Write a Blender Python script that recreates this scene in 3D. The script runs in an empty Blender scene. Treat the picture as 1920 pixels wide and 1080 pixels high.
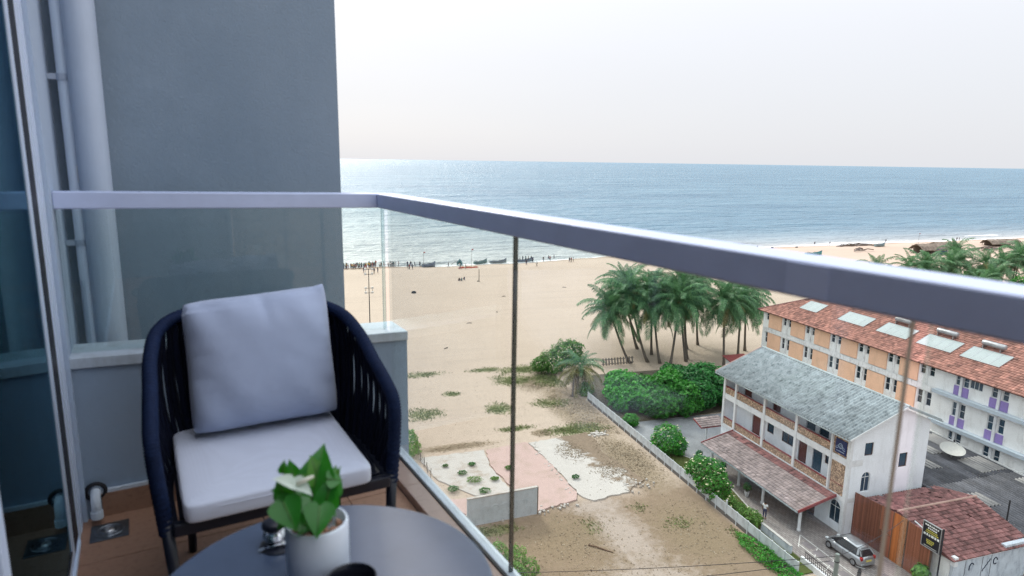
import bpy, bmesh, math, random
import numpy as np
from mathutils import Vector, Matrix
R = math.radians
random.seed(7)
rng = np.random.default_rng(11)
sc = bpy.context.scene
COL = sc.collection

# ------------------------------------------------------------------ camera
CAM_Z = 31.0                      # eye height above the plot
FPX, HOR, ROLL, VPX = 1232.0, 301.5, R(0.82), 560.0
pitch = math.atan((540 - HOR) * math.cos(ROLL) / FPX)
_r = np.array([1, 0, 0.]); _f = np.array([0, math.cos(pitch), -math.sin(pitch)]); _u = np.array([0, math.sin(pitch), math.cos(pitch)])
_R = math.cos(ROLL) * _r + math.sin(ROLL) * _u
_U = -math.sin(ROLL) * _r + math.cos(ROLL) * _u
yaw = R(17.823)                   # the view turns right of the street direction (+Y)
_Z = np.array([[math.cos(yaw), math.sin(yaw), 0], [-math.sin(yaw), math.cos(yaw), 0], [0, 0, 1]])
_R, _U, _f = _Z @ _R, _Z @ _U, _Z @ _f
cam_data = bpy.data.cameras.new('camera')
cam = bpy.data.objects.new('camera', cam_data); COL.objects.link(cam)
cam.matrix_world = Matrix(((_R[0], _U[0], -_f[0], 0), (_R[1], _U[1], -_f[1], 0), (_R[2], _U[2], -_f[2], CAM_Z), (0, 0, 0, 1)))
cam_data.sensor_width = 36.0
cam_data.lens = 36.0 * FPX / 1920
cam_data.clip_start = 0.02
cam_data.clip_end = 90000
cam_data.dof.use_dof = True
cam_data.dof.focus_distance = 30.0
cam_data.dof.aperture_fstop = 3.6
sc.camera = cam

# ------------------------------------------------------------------ sky and sun
SUN_AZ, SUN_EL = R(-5), R(36)    # azimuth from +Y towards +X
world = bpy.data.worlds.new('World'); sc.world = world; world.use_nodes = True
wn, wl = world.node_tree.nodes, world.node_tree.links
wn.clear()
wo = wn.new('ShaderNodeOutputWorld'); bg = wn.new('ShaderNodeBackground')
sky = wn.new('ShaderNodeTexSky'); sky.sky_type = 'NISHITA'; sky.sun_disc = False
sky.sun_elevation = SUN_EL; sky.sun_rotation = SUN_AZ
sky.altitude = 0; sky.air_density = 1.0; sky.dust_density = 2.5; sky.ozone_density = 2.0
# bright thin overcast: the standard overcast-sky profile (brighter towards the zenith) mixed over the clear sky, faint streaks
tc = wn.new('ShaderNodeTexCoord'); mp = wn.new('ShaderNodeMapping'); mp.inputs['Scale'].default_value = (1.2, 1.2, 5.0)
nz = wn.new('ShaderNodeTexNoise'); nz.inputs['Scale'].default_value = 1.6; nz.inputs['Detail'].default_value = 4
mr = wn.new('ShaderNodeMapRange'); mr.inputs['To Min'].default_value = 0.93; mr.inputs['To Max'].default_value = 0.97
mx = wn.new('ShaderNodeMix'); mx.data_type = 'RGBA'
sx_ = wn.new('ShaderNodeSeparateXYZ'); me_ = wn.new('ShaderNodeMapRange')
me_.inputs['To Min'].default_value = 1.0; me_.inputs['To Max'].default_value = 3.2
vm = wn.new('ShaderNodeVectorMath'); vm.operation = 'SCALE'; vm.inputs[0].default_value = (3.56, 3.63, 3.82)
wl.new(tc.outputs['Generated'], mp.inputs['Vector']); wl.new(mp.outputs['Vector'], nz.inputs['Vector'])
wl.new(tc.outputs['Generated'], sx_.inputs[0]); pwz = wn.new('ShaderNodeMath'); pwz.operation = 'POWER'; pwz.use_clamp = True; pwz.inputs[1].default_value = 1.7; mxz = wn.new('ShaderNodeMath'); mxz.operation = 'MAXIMUM'; mxz.inputs[1].default_value = 0.0; wl.new(sx_.outputs['Z'], mxz.inputs[0]); wl.new(mxz.outputs[0], pwz.inputs[0]); wl.new(pwz.outputs[0], me_.inputs['Value']); wl.new(me_.outputs['Result'], vm.inputs['Scale'])
wl.new(nz.outputs['Fac'], mr.inputs['Value']); wl.new(mr.outputs['Result'], mx.inputs[0])
wl.new(sky.outputs['Color'], mx.inputs[6]); wl.new(vm.outputs['Vector'], mx.inputs[7]); wl.new(mx.outputs[2], bg.inputs['Color'])
bg.inputs['Strength'].default_value = 0.10
wl.new(bg.outputs['Background'], wo.inputs['Surface'])
sun_d = bpy.data.lights.new('sun', 'SUN'); sun_d.energy = 1.5; sun_d.angle = R(11); sun_d.color = (1.0, 0.93, 0.84)
sun = bpy.data.objects.new('sun', sun_d); COL.objects.link(sun)
_sd = Vector((math.sin(SUN_AZ) * math.cos(SUN_EL), math.cos(SUN_AZ) * math.cos(SUN_EL), math.sin(SUN_EL)))
sun.rotation_euler = _sd.to_track_quat('Z', 'Y').to_euler()
vs = sc.view_settings
vs.view_transform = 'Standard'; vs.look = 'None'; vs.gamma = 1.0; vs.use_curve_mapping = False
vs.exposure = 1.18
sc.render.engine = 'CYCLES'
cy = sc.cycles
cy.use_denoising = True; cy.denoising_prefilter = 'FAST'; cy.use_adaptive_sampling = True; cy.adaptive_threshold = 0.006
cy.max_bounces = 9; cy.diffuse_bounces = 3; cy.glossy_bounces = 4; cy.transparent_max_bounces = 16; cy.transmission_bounces = 6
cy.sample_clamp_indirect = 4.0; cy.blur_glossy = 0.5; cy.caustics_reflective = False; cy.caustics_refractive = False

# ------------------------------------------------------------------ helpers: objects
def setp(o, label=None, cat=None, group=None, kind=None):
    if label: o['label'] = label
    if cat: o['category'] = cat
    if group: o['group'] = group
    if kind: o['kind'] = kind
    return o
def thing(name, label, cat, loc=(0, 0, 0), rz=0.0, group=None):
    o = bpy.data.objects.new(name, None); o.empty_display_size = 0.1
    COL.objects.link(o); o.location = loc; o.rotation_euler = (0, 0, rz)
    return setp(o, label, cat, group)
def link(name, me, parent=None, loc=None, rot=None, scale=None):
    o = bpy.data.objects.new(name, me); COL.objects.link(o)
    if parent is not None: o.parent = parent
    if loc is not None: o.location = loc
    if rot is not None: o.rotation_euler = rot
    if scale is not None: o.scale = scale
    return o
def copy_tree(o, parent=None):
    c = o.copy(); COL.objects.link(c); c.parent = parent
    if parent is not None: c.matrix_parent_inverse = o.matrix_parent_inverse.copy()
    for ch in list(o.children): copy_tree(ch, c)
    return c

class MB:
    """collects faces; build() links them as one mesh object"""
    def __init__(s): s.v = []; s.f = []; s.mi = []; s.t = []; s.cur = 0; s.tint = 0.5
    def add(s, vs, fs):
        b = len(s.v); s.v.extend([tuple(map(float, q)) for q in vs])
        for f in fs: s.f.append([b + i for i in f]); s.mi.append(s.cur); s.t.append(s.tint)
        return s
    def box(s, x0, x1, y0, y1, z0, z1):
        x0, x1 = min(x0, x1), max(x0, x1); y0, y1 = min(y0, y1), max(y0, y1); z0, z1 = min(z0, z1), max(z0, z1)
        v = [(x0, y0, z0), (x1, y0, z0), (x1, y1, z0), (x0, y1, z0), (x0, y0, z1), (x1, y0, z1), (x1, y1, z1), (x0, y1, z1)]
        return s.add(v, [(0, 3, 2, 1), (4, 5, 6, 7), (0, 1, 5, 4), (1, 2, 6, 5), (2, 3, 7, 6), (3, 0, 4, 7)])
    def bar(s, a, b, w, h, up=(0, 0, 1)):
        a, b = Vector(a), Vector(b); d = (b - a).normalized(); u = Vector(up)
        x = d.cross(u)
        if x.length < 1e-4: x = Vector((1, 0, 0))
        x.normalize(); u = x.cross(d); x *= w / 2; u *= h / 2
        v = [a - x - u, a + x - u, a + x + u, a - x + u, b - x - u, b + x - u, b + x + u, b - x + u]
        return s.add(v, [(0, 1, 2, 3), (7, 6, 5, 4), (1, 0, 4, 5), (2, 1, 5, 6), (3, 2, 6, 7), (0, 3, 7, 4)])
    def tube(s, pts, rad, n=8, caps=True, flat=None):
        pts = [Vector(p) for p in pts]; m = len(pts)
        rad = rad if hasattr(rad, '__len__') else [rad] * m
        vs = []; prev = None
        for i, p in enumerate(pts):
            d = (pts[min(i + 1, m - 1)] - pts[max(i - 1, 0)]).normalized()
            if prev is None:
                a = d.cross(Vector((0, 0, 1)))
                if a.length < 1e-3: a = d.cross(Vector((0, 1, 0)))
                a.normalize()
            else:
                a = prev - d * prev.dot(d); a.normalize()
            prev = a; b = d.cross(a)
            for k in range(n):
                t = 2 * math.pi * k / n
                vs.append(p + a * (math.cos(t) * rad[i]) + b * (math.sin(t) * rad[i] * (flat or 1)))
        fs = [(i * n + k, i * n + (k + 1) % n, (i + 1) * n + (k + 1) % n, (i + 1) * n + k) for i in range(m - 1) for k in range(n)]
        if caps: fs += [tuple(range(n - 1, -1, -1)), tuple((m - 1) * n + k for k in range(n))]
        return s.add(vs, fs)
    def lathe(s, prof, c=(0, 0, 0), n=24, caps=False):
        vs = [(c[0] + r * math.cos(2 * math.pi * k / n), c[1] + r * math.sin(2 * math.pi * k / n), c[2] + z) for r, z in prof for k in range(n)]
        m = len(prof)
        fs = [(i * n + k, i * n + (k + 1) % n, (i + 1) * n + (k + 1) % n, (i + 1) * n + k) for i in range(m - 1) for k in range(n)]
        if caps: fs += [tuple(range(n - 1, -1, -1)), tuple((m - 1) * n + k for k in range(n))]
        return s.add(vs, fs)
    def prism(s, poly, f):
        """poly: list of (a,b); f(a,b,k) with k 0/1 gives the two end faces"""
        n = len(poly)
        vs = [f(a, b, 0) for a, b in poly] + [f(a, b, 1) for a, b in poly]
        fs = [tuple(range(n - 1, -1, -1)), tuple(range(n, 2 * n))] + [(i, (i + 1) % n, n + (i + 1) % n, n + i) for i in range(n)]
        return s.add(vs, fs)
    def mesh(s, name, mats, smooth=False, fixn=True):
        return mk_mesh(name, s.v, s.f, mats, smooth, s.mi, s.t, fixn)
    def build(s, name, mats, parent=None, smooth=False, bevel=0, seg=2, fixn=True, loc=None, rot=None):
        o = link(name, s.mesh(name, mats, smooth, fixn), parent, loc, rot)
        if bevel:
            b = o.modifiers.new('bevel', 'BEVEL'); b.width = bevel; b.segments = seg; b.limit_method = 'ANGLE'; b.angle_limit = R(40)
        return o

def mk_mesh(name, v, f, mats, smooth=False, mi=None, tint=None, fixn=True):
    me = bpy.data.meshes.new(name)
    me.from_pydata([tuple(q) for q in v], [], [list(q) for q in f])
    mats = mats if isinstance(mats, (list, tuple)) else [mats]
    for m in mats: me.materials.append(m)
    if mi is not None and len(mats) > 1: me.polygons.foreach_set('material_index', mi)
    if tint is not None:
        at = me.attributes.new('tint', 'FLOAT', 'FACE'); at.data.foreach_set('value', [float(x) for x in tint])
    if fixn:
        bm = bmesh.new(); bm.from_mesh(me); bmesh.ops.recalc_face_normals(bm, faces=bm.faces); bm.to_mesh(me); bm.free()
    if smooth: me.polygons.foreach_set('use_smooth', [True] * len(me.polygons))
    me.update()
    return me
def box_obj(name, m, parent, *b, bevel=0):
    return MB().box(*b).build(name, m, parent, bevel=bevel)

def wall_cells(u0, u1, v0, v1, holes, t, f):
    """flat wall with rectangular openings and their reveals; f(u, d, v) -> point, d in 0..t"""
    us = sorted({u0, u1} | {h[0] for h in holes} | {h[1] for h in holes}); us = [u for u in us if u0 <= u <= u1]
    vs_ = sorted({v0, v1} | {h[2] for h in holes} | {h[3] for h in holes}); vs_ = [v for v in vs_ if v0 <= v <= v1]
    def solid(i, j):
        if i < 0 or j < 0 or i >= len(us) - 1 or j >= len(vs_) - 1: return False
        cu, cv = (us[i] + us[i + 1]) / 2, (vs_[j] + vs_[j + 1]) / 2
        return not any(h[0] < cu < h[1] and h[2] < cv < h[3] for h in holes)
    m = MB(); ids = {}
    def vid(i, k, j):
        if (i, k, j) not in ids:
            ids[(i, k, j)] = len(m.v); m.v.append(tuple(f(us[i], t * k, vs_[j])))
        return ids[(i, k, j)]
    def face(*q): m.f.append([vid(*x) for x in q]); m.mi.append(0); m.t.append(.5)
    for i in range(len(us) - 1):
        for j in range(len(vs_) - 1):
            if not solid(i, j): continue
            face((i, 0, j), (i + 1, 0, j), (i + 1, 0, j + 1), (i, 0, j + 1))
            face((i, 1, j), (i, 1, j + 1), (i + 1, 1, j + 1), (i + 1, 1, j))
            if not solid(i - 1, j): face((i, 0, j), (i, 0, j + 1), (i, 1, j + 1), (i, 1, j))
            if not solid(i + 1, j): face((i + 1, 0, j), (i + 1, 1, j), (i + 1, 1, j + 1), (i + 1, 0, j + 1))
            if not solid(i, j - 1): face((i, 0, j), (i, 1, j), (i + 1, 1, j), (i + 1, 0, j))
            if not solid(i, j + 1): face((i, 0, j + 1), (i + 1, 0, j + 1), (i + 1, 1, j + 1), (i, 1, j + 1))
    return m

# ------------------------------------------------------------------ helpers: materials
class N:
    def __init__(s, name):
        s.m = bpy.data.materials.new(name); s.m.use_nodes = True; s.t = s.m.node_tree; s.n = s.t.nodes
        s.n.clear(); s.out = s.n.new('ShaderNodeOutputMaterial')
    def new(s, typ, **kw):
        o = s.n.new(typ)
        for k, v in kw.items():
            if k in o.inputs.keys(): o.inputs[k].default_value = v
            else: setattr(o, k, v)
        return o
    def ln(s, a, b): s.t.links.new(a, b)
    def coord(s, kind='Object'): return s.new('ShaderNodeTexCoord').outputs[kind]
    def pos(s): return s.new('ShaderNodeNewGeometry').outputs['Position']
    def noise(s, vec, scale, detail=4, rough=.55):
        o = s.new('ShaderNodeTexNoise'); o.inputs['Scale'].default_value = scale; o.inputs['Detail'].default_value = detail; o.inputs['Roughness'].default_value = rough
        s.ln(vec, o.inputs['Vector']); return o.outputs['Fac']
    def maprange(s, val, a, b, c=0., d=1., smooth=False):
        o = s.new('ShaderNodeMapRange'); s.ln(val, o.inputs['Value'])
        for k, x in zip(('From Min', 'From Max', 'To Min', 'To Max'), (a, b, c, d)): o.inputs[k].default_value = x
        if smooth: o.interpolation_type = 'SMOOTHSTEP'
        return o.outputs['Result']
    def mix(s, fac, a, b, mode='MIX'):
        o = s.new('ShaderNodeMix', data_type='RGBA', blend_type=mode)
        for sock, x in ((o.inputs[0], fac), (o.inputs[6], a), (o.inputs[7], b)):
            if hasattr(x, 'is_output'): s.ln(x, sock)
            elif isinstance(x, (int, float)): sock.default_value = x
            else: sock.default_value = (*x[:3], 1)
        return o.outputs[2]
    def math(s, op, a, b=None):
        o = s.new('ShaderNodeMath', operation=op)
        for i, x in enumerate((a, b)):
            if x is None: continue
            if hasattr(x, 'is_output'): s.ln(x, o.inputs[i])
            else: o.inputs[i].default_value = x
        return o.outputs[0]
    def attr(s, name, out='Fac'): return s.new('ShaderNodeAttribute', attribute_name=name).outputs[out]
    def rnd(s): return s.new('ShaderNodeObjectInfo').outputs['Random']
    def bump(s, h, strength=.3, dist=.01, nrm=None):
        o = s.new('ShaderNodeBump'); o.inputs['Strength'].default_value = strength; o.inputs['Distance'].default_value = dist; s.ln(h, o.inputs['Height'])
        if nrm is not None: s.ln(nrm, o.inputs['Normal'])
        return o.outputs['Normal']
    def bsdf(s, col, rough=.7, metal=0., spec=.5, normal=None, **kw):
        o = s.new('ShaderNodeBsdfPrincipled')
        for sock, x in ((o.inputs['Base Color'], col), (o.inputs['Roughness'], rough), (o.inputs['Metallic'], metal), (o.inputs['Specular IOR Level'], spec)):
            if hasattr(x, 'is_output'): s.ln(x, sock)
            elif isinstance(x, (int, float)): sock.default_value = x
            else: sock.default_value = (*x[:3], 1)
        for k, v in kw.items(): o.inputs[k].default_value = v
        if normal is not None: s.ln(normal, o.inputs['Normal'])
        return o.outputs['BSDF']
    def done(s, sh): s.ln(sh, s.out.inputs['Surface']); return s.m

def mat(name, col, rough=.7, var=.12, scale=2.0, bump=0., bscale=60., bdist=.004, metal=0., spec=.4, rand=0., tintv=0., stain=None, sfac=.5, sscale=.8, pos=False, **kw):
    """plain painted or mineral surface: mottled colour, optional stains, grain and per-piece tone"""
    n = N(name); co = n.pos() if pos else n.coord(); c = np.array(col[:3])
    f = n.noise(co, scale, 5, .6)
    k = n.mix(n.maprange(f, .3, .7), tuple(c * (1 - var)), tuple(np.minimum(c * (1 + var), 1)))
    if stain is not None:
        mpn = n.new('ShaderNodeMapping'); mpn.inputs['Scale'].default_value = (1.6, 1.6, .55); n.ln(co, mpn.inputs['Vector'])
        k = n.mix(n.math('MULTIPLY', n.maprange(n.noise(mpn.outputs[0], sscale, 7, .68), .5, .75), sfac), k, stain)
    if rand:
        h = n.new('ShaderNodeHueSaturation'); n.ln(k, h.inputs['Color']); n.ln(n.maprange(n.rnd(), 0, 1, 1 - rand, 1 + rand), h.inputs['Value']); k = h.outputs[0]
    if tintv:
        h = n.new('ShaderNodeHueSaturation'); n.ln(k, h.inputs['Color']); n.ln(n.maprange(n.attr('tint'), 0, 1, 1 - tintv, 1 + tintv), h.inputs['Value']); k = h.outputs[0]
    nr = n.bump(n.noise(co, bscale, 4, .6), bump, bdist) if bump else None
    return n.done(n.bsdf(k, rough, metal, spec, nr, **kw))

def leaf_mat(name, dark, light, rough=.5, trans=.3, warm=None):
    n = N(name); t = n.attr('tint')
    k = n.mix(t, dark, light)
    if warm is not None: k = n.mix(n.maprange(t, .9, 1., 0, .8), k, warm)
    h = n.new('ShaderNodeHueSaturation'); n.ln(k, h.inputs['Color']); n.ln(n.maprange(n.rnd(), 0, 1, .78, 1.2), h.inputs['Value']); k = h.outputs[0]
    b = n.bsdf(k, rough, 0, .35)
    tr = n.new('ShaderNodeBsdfTranslucent'); n.ln(k, tr.inputs['Color'])
    m = n.new('ShaderNodeMixShader'); m.inputs[0].default_value = trans; n.ln(b, m.inputs[1]); n.ln(tr.outputs[0], m.inputs[2])
    return n.done(m.outputs[0])

def glass_mat(name, tint, refl=1.0, ior=1.5, rough=.0, dust=0.):
    """thin clear pane: tinted straight-through light plus Fresnel mirror"""
    n = N(name)
    fr = n.new('ShaderNodeFresnel'); bf = n.new('ShaderNodeNewGeometry').outputs['Backfacing']
    n.ln(n.maprange(bf, 0, 1, ior, 1 / ior), fr.inputs['IOR'])      # both faces of the pane mirror alike
    tp = n.new('ShaderNodeBsdfTransparent'); tp.inputs['Color'].default_value = (*tint, 1)
    gl = n.new('ShaderNodeBsdfGlossy'); gl.inputs['Roughness'].default_value = rough; gl.inputs['Color'].default_value = (*refl, 1) if hasattr(refl, '__len__') else (refl, refl, refl, 1)
    m = n.new('ShaderNodeMixShader'); n.ln(fr.outputs[0], m.inputs[0]); n.ln(tp.outputs[0], m.inputs[1]); n.ln(gl.outputs[0], m.inputs[2])
    if not dust: return n.done(m.outputs[0])
    co = n.coord(); df = n.new('ShaderNodeBsdfDiffuse'); df.inputs['Color'].default_value = (.8, .82, .84, 1)      # salt spots and wiping smears
    d_ = n.math('ADD', n.maprange(n.noise(co, 5, 5, .7), .45, .8, 0, dust), n.maprange(n.noise(co, 160, 2, .5), .68, .74, 0, dust * 2.5))
    m2 = n.new('ShaderNodeMixShader'); n.ln(d_, m2.inputs[0]); n.ln(m.outputs[0], m2.inputs[1]); n.ln(df.outputs[0], m2.inputs[2])
    return n.done(m2.outputs[0])

# ================================================================== ground, beach and sea
SHX = np.array([-3000, -200, -50, 12, 44, 63, 82, 102, 150, 174, 215, 245, 316, 500, 900, 3000.])
SHY = np.array([150, 190, 194, 195, 196, 196.6, 198.5, 203, 207.6, 210.7, 213, 214.5, 215.5, 214, 205, 150.])
def shore(x): return np.interp(x, SHX, SHY)
def vnoise(x, y, s, seed=0):
    """smooth value noise, numpy"""
    x = np.asarray(x) / s; y = np.asarray(y) / s
    xi, yi = np.floor(x).astype(np.int64), np.floor(y).astype(np.int64); xf, yf = x - xi, y - yi
    def h(a, b):
        n = (a * 374761393 + b * 668265263 + seed * 974711) & 0xffffffff
        n = ((n ^ (n >> 13)) * 1274126177) & 0xffffffff
        return ((n ^ (n >> 16)) & 0xffff) / 65535.
    u, v = xf * xf * (3 - 2 * xf), yf * yf * (3 - 2 * yf)
    return (h(xi, yi) * (1 - u) + h(xi + 1, yi) * u) * (1 - v) + (h(xi, yi + 1) * (1 - u) + h(xi + 1, yi + 1) * u) * v
def fbm(x, y, s, seed=0, o=4): return sum(vnoise(x, y, s / 2 ** k, seed + k) * .5 ** (k + 1) for k in range(o)) / (1 - .5 ** o)

gx = np.concatenate([np.arange(-3000, -200, 400), np.arange(-200, 4, 8), np.arange(4, 38, .32), np.arange(38, 120, 1.2), np.arange(120, 420, 5), np.arange(420, 3001, 200)])
gy = np.concatenate([np.arange(-600, 28, 40), np.arange(28, 97, .32), np.arange(97, 180, 1.6), np.arange(180, 226, 1.0)])
GX, GY = np.meshgrid(gx, gy, indexing='ij')
SH = shore(GX)
def blob(cx, cy, rx, ry, p=2.0): return np.clip(1.25 - np.sqrt(((GX - cx) / rx) ** 2 + ((GY - cy) / ry) ** 2), 0, 1)
beach = np.clip((GY - 91) / 4, 0, 1)
GZ = np.zeros_like(GX)
GZ += beach * (fbm(GX, GY, 22, 3) - .5) * .5 + beach * (fbm(GX, GY, 3.5, 9) - .5) * .12
plot = (GX < 34.5) & (GY < 95)
GZ += np.where(plot, (fbm(GX, GY, 1.6, 5) - .5) * .10 * np.clip((34.2 - GX), 0, 1), 0)
GZ = np.where((GX > 34.4) & (GX < 66) & (GY < 84), 0, GZ)
GZ += np.where(GY > SH - 14, -np.clip((GY - (SH - 14)) / 22, 0, 3) * 1.0 + 0, 0)      # the beach slopes under the water
GZ += np.where(beach > 0, np.exp(-((GY - (SH - 16)) / 8) ** 2) * .35, 0)
# where things grow or lie: grass, dry litter, grey dust
fn = fbm(GX, GY, 2.2, 21); fn2 = fbm(GX, GY, .9, 31, 3)
grass = np.maximum.reduce([blob(15.5, 92.2, 5, 2.0), blob(25.5, 91.6, 3.5, 1.5), blob(31, 90.5, 5, 2.6), blob(33, 85, 3, 4), blob(18.2, 82.6, 1.5, 1.1), blob(22.8, 75.8, 2.2, 2.4), blob(13.2, 76.5, 3.6, 2.6) * .8,
    blob(29.8, 67, 4.5, 2.0), blob(23, 69.2, 2.6, .9), blob(30, 76, 3.5, 2.2) * .7, blob(28, 86, 4, 3) * .85, blob(22.6, 47, 1.6, 2.2) * .5, blob(30.6, 45.6, 2.6, 1.4) * .5, blob(28, 49, 1.4, 1.0) * .5, blob(34.4, 40, 1.2, 4.2), blob(14.5, 49, 3.2, 1.0)])
litter = np.maximum.reduce([blob(32.5, 73, 4.2, 13), blob(31, 84, 4.5, 5.5) * .85, blob(32, 58, 3.3, 9), blob(25.6, 67.2, 1.6, 1.2) * 1.2, blob(28.3, 67, 1.4, .9), blob(27, 61.5, 1.9, 3.2) * 1.3, blob(29, 56, 2.6, 2.6) * 1.2, blob(20, 46, 9, 6) * .8, blob(31, 44, 5.5, 7.5) * .85, blob(15, 66.2, 5.5, 1.1), blob(22, 40, 14, 9) * .6])
dust = np.maximum.reduce([blob(25, 45.5, 2.6, 6.5), blob(24, 38, 5, 5), blob(24.5, 50.2, 3.2, 1.6)])
trk = 25.2 - .10 * (50 - GY) + .25 * np.sin(GY * .5)
dust = np.maximum(dust, (np.exp(-((GX - trk - .75) / .24) ** 2) + np.exp(-((GX - trk + .75) / .24) ** 2)) * (GY < 51) * .9)
inplot = np.clip((94 - GY) / 3, 0, 1) * np.clip((35.2 - GX) / .6, 0, 1)
soil = inplot * np.clip((53.5 - GY) / 3.5 + (fn - .5) * 1.5, 0, 1)
grass *= inplot; litter *= inplot; dust *= inplot
wet = np.clip(1 - (SH - GY - 1.5 + (fbm(GX, GY, 12, 77) - .5) * 5) / 4, 0, 1) * beach
nx_, ny_ = GX.shape
idx = np.arange(nx_ * ny_).reshape(nx_, ny_)
fa = np.stack([idx[:-1, :-1], idx[1:, :-1], idx[1:, 1:], idx[:-1, 1:]], -1).reshape(-1, 4)
me = bpy.data.meshes.new('ground')
me.from_pydata(np.stack([GX, GY, GZ], -1).reshape(-1, 3).tolist(), [], fa.tolist())
ca = me.attributes.new('cover', 'FLOAT_COLOR', 'POINT')
ca.data.foreach_set('color', np.stack([grass, litter, dust, soil], -1).reshape(-1).astype(np.float32))
wa = me.attributes.new('wet', 'FLOAT', 'POINT'); wa.data.foreach_set('value', wet.reshape(-1).astype(np.float32))
me.polygons.foreach_set('use_smooth', [True] * len(me.polygons))
n = N('sand_and_soil'); P_ = n.pos()
big, fine, grain = n.noise(P_, .05, 5), n.noise(P_, 1.3, 6, .65), n.noise(P_, 9, 4, .7)
c = n.mix(big, (.43, .335, .265), (.53, .43, .355))
mps = n.new('ShaderNodeMapping'); mps.inputs['Scale'].default_value = (.03, .45, 1); n.ln(P_, mps.inputs['Vector'])
c = n.mix(n.maprange(n.noise(mps.outputs[0], 1., 5), .5, .72, 0, .35), c, (.38, .305, .25))
c = n.mix(n.maprange(fine, .45, .8, 0, .35), c, (.37, .295, .24))
c = n.mix(n.maprange(grain, .45, .75, 0, .25), c, (.34, .27, .215))
pits = n.maprange(n.noise(P_, 2.3, 3, .6), .60, .72, 0, .12); c = n.mix(pits, c, (.27, .205, .16))
sp = n.new('ShaderNodeSeparateColor'); at = n.new('ShaderNodeAttribute', attribute_name='cover'); n.ln(at.outputs['Color'], sp.inputs[0])
def speck(v, nz_, lo, hi): return n.maprange(n.math('MULTIPLY_ADD', v, 1.0) if False else n.math('ADD', v, n.math('MULTIPLY', n.math('SUBTRACT', nz_, .5), 1.6)), lo, hi)
mid = n.noise(P_, 3.2, 6, .7)
soil_c = n.mix(fine, (.165, .115, .08), (.30, .22, .16))
c = n.mix(n.maprange(at.outputs['Alpha'], 0, 1, 0, .95), c, soil_c)
c = n.mix(n.math('MULTIPLY', speck(sp.outputs[1], mid, .25, .75), .8), c, n.mix(grain, (.13, .095, .06), (.30, .23, .15)))
c = n.mix(n.math('MULTIPLY', speck(sp.outputs[2], fine, .2, .9), .7), c, (.43, .36, .32))
c = n.mix(n.math('MULTIPLY', speck(sp.outputs[0], mid, .4, .85), .75), c, n.mix(grain, (.075, .13, .04), (.24, .25, .10)))
c = n.mix(n.maprange(n.noise(P_, 26, 2, .6), .68, .74, 0, .35), c, (.74, .68, .58))
c = n.mix(n.attr('wet'), c, (.33, .25, .19))
nr = n.bump(n.math('SUBTRACT', n.math('ADD', fine, n.math('MULTIPLY', grain, .4)), n.math('MULTIPLY', pits, 2.5)), .8, .14)
link('ground', me); bpy.data.objects['ground']['kind'] = 'structure'
me.materials.append(n.done(n.bsdf(c, .95, 0, .15, nr)))

# ---- sea: a fine sheet near the shore that runs out to the horizon
sx = np.concatenate([np.arange(-40000, -2000, 6000), np.arange(-2000, -200, 300), np.arange(-200, 500, 3.0), np.arange(500, 2000, 150), np.arange(2000, 40001, 6000)])
so = np.concatenate([np.arange(-9, 40, .9), np.arange(40, 160, 3.5), np.arange(160, 900, 40), np.geomspace(900, 60000, 14)])
SX, SO = np.meshgrid(sx, so, indexing='ij')
SY = shore(np.clip(SX, -3000, 3000)) + SO
near = np.clip((220 - SO) / 180, 0, 1)
wob = fbm(SX, SY, 38, 51) * 9 - 4.5
ph = (SO + wob)
SZ = -.55 + near * (.16 * np.sin(ph / 17 * 6.283) + .10 * (fbm(SX, SY, 9, 61) - .5) * 2)
def band(c0, w): return np.exp(-((ph - c0) / w) ** 2)
seg1 = np.clip((fbm(SX, SY * 0, 45, 71) - .38) * 5, 0, 1); seg2 = np.clip((fbm(SX + 500, SY * 0, 60, 72) - .47) * 6, 0, 1)
SZ += near * (band(5.5, 1.6) * .42 * seg1 + band(13, 2.2) * .5 * seg2)
foam = np.clip(band(.4, 1.5 + .9 * np.clip((SX - 90) / 90, 0, 1)) * (.75 + .35 * np.clip((SX - 90) / 90, 0, 1)) + band(5.0, 1.4) * seg1 * (.55 + .55 * np.clip((SX - 90) / 90, 0, 1)) + band(12.4, 1.5) * seg2 * np.clip((SX - 150) / 80, 0, 1) + band(24, 1.3) * np.clip(seg2 - .4, 0, 1) * .9 * np.clip((SX - 180) / 60, 0, 1) + np.clip(1 - (SO + 6) / 6, 0, 1) * .2, 0, 1)
shal_glare = np.exp(-np.clip(SO, 0, None) / (26 + 150 * np.clip((150 - SX) / 130, 0, 1)))  # shallows; reach widened on the left to paint the sky's glare into the water
nx_, ny_ = SX.shape; idx = np.arange(nx_ * ny_).reshape(nx_, ny_)
fa = np.stack([idx[:-1, :-1], idx[1:, :-1], idx[1:, 1:], idx[:-1, 1:]], -1).reshape(-1, 4)
me = bpy.data.meshes.new('sea'); me.from_pydata(np.stack([SX, SY, SZ], -1).reshape(-1, 3).tolist(), [], fa.tolist())
for nm, arr in (('foam', foam), ('shal_glare', shal_glare)):
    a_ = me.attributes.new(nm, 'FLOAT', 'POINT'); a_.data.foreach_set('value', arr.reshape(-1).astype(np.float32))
me.polygons.foreach_set('use_smooth', [True] * len(me.polygons))
n = N('sea_water'); P_ = n.pos()
mp1 = n.new('ShaderNodeMapping'); mp1.inputs['Scale'].default_value = (.4, 1.0, 1); mp1.inputs['Rotation'].default_value = (0, 0, R(-8)); n.ln(P_, mp1.inputs['Vector'])
mpw = n.new('ShaderNodeMapping'); mpw.inputs['Scale'].default_value = (.006, .022, 1); n.ln(P_, mpw.inputs['Vector'])
w1 = n.noise(mp1.outputs[0], .035, 3, .5); w2 = n.noise(mp1.outputs[0], .16, 4, .6); w3 = n.noise(mp1.outputs[0], .8, 3, .6)
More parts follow.
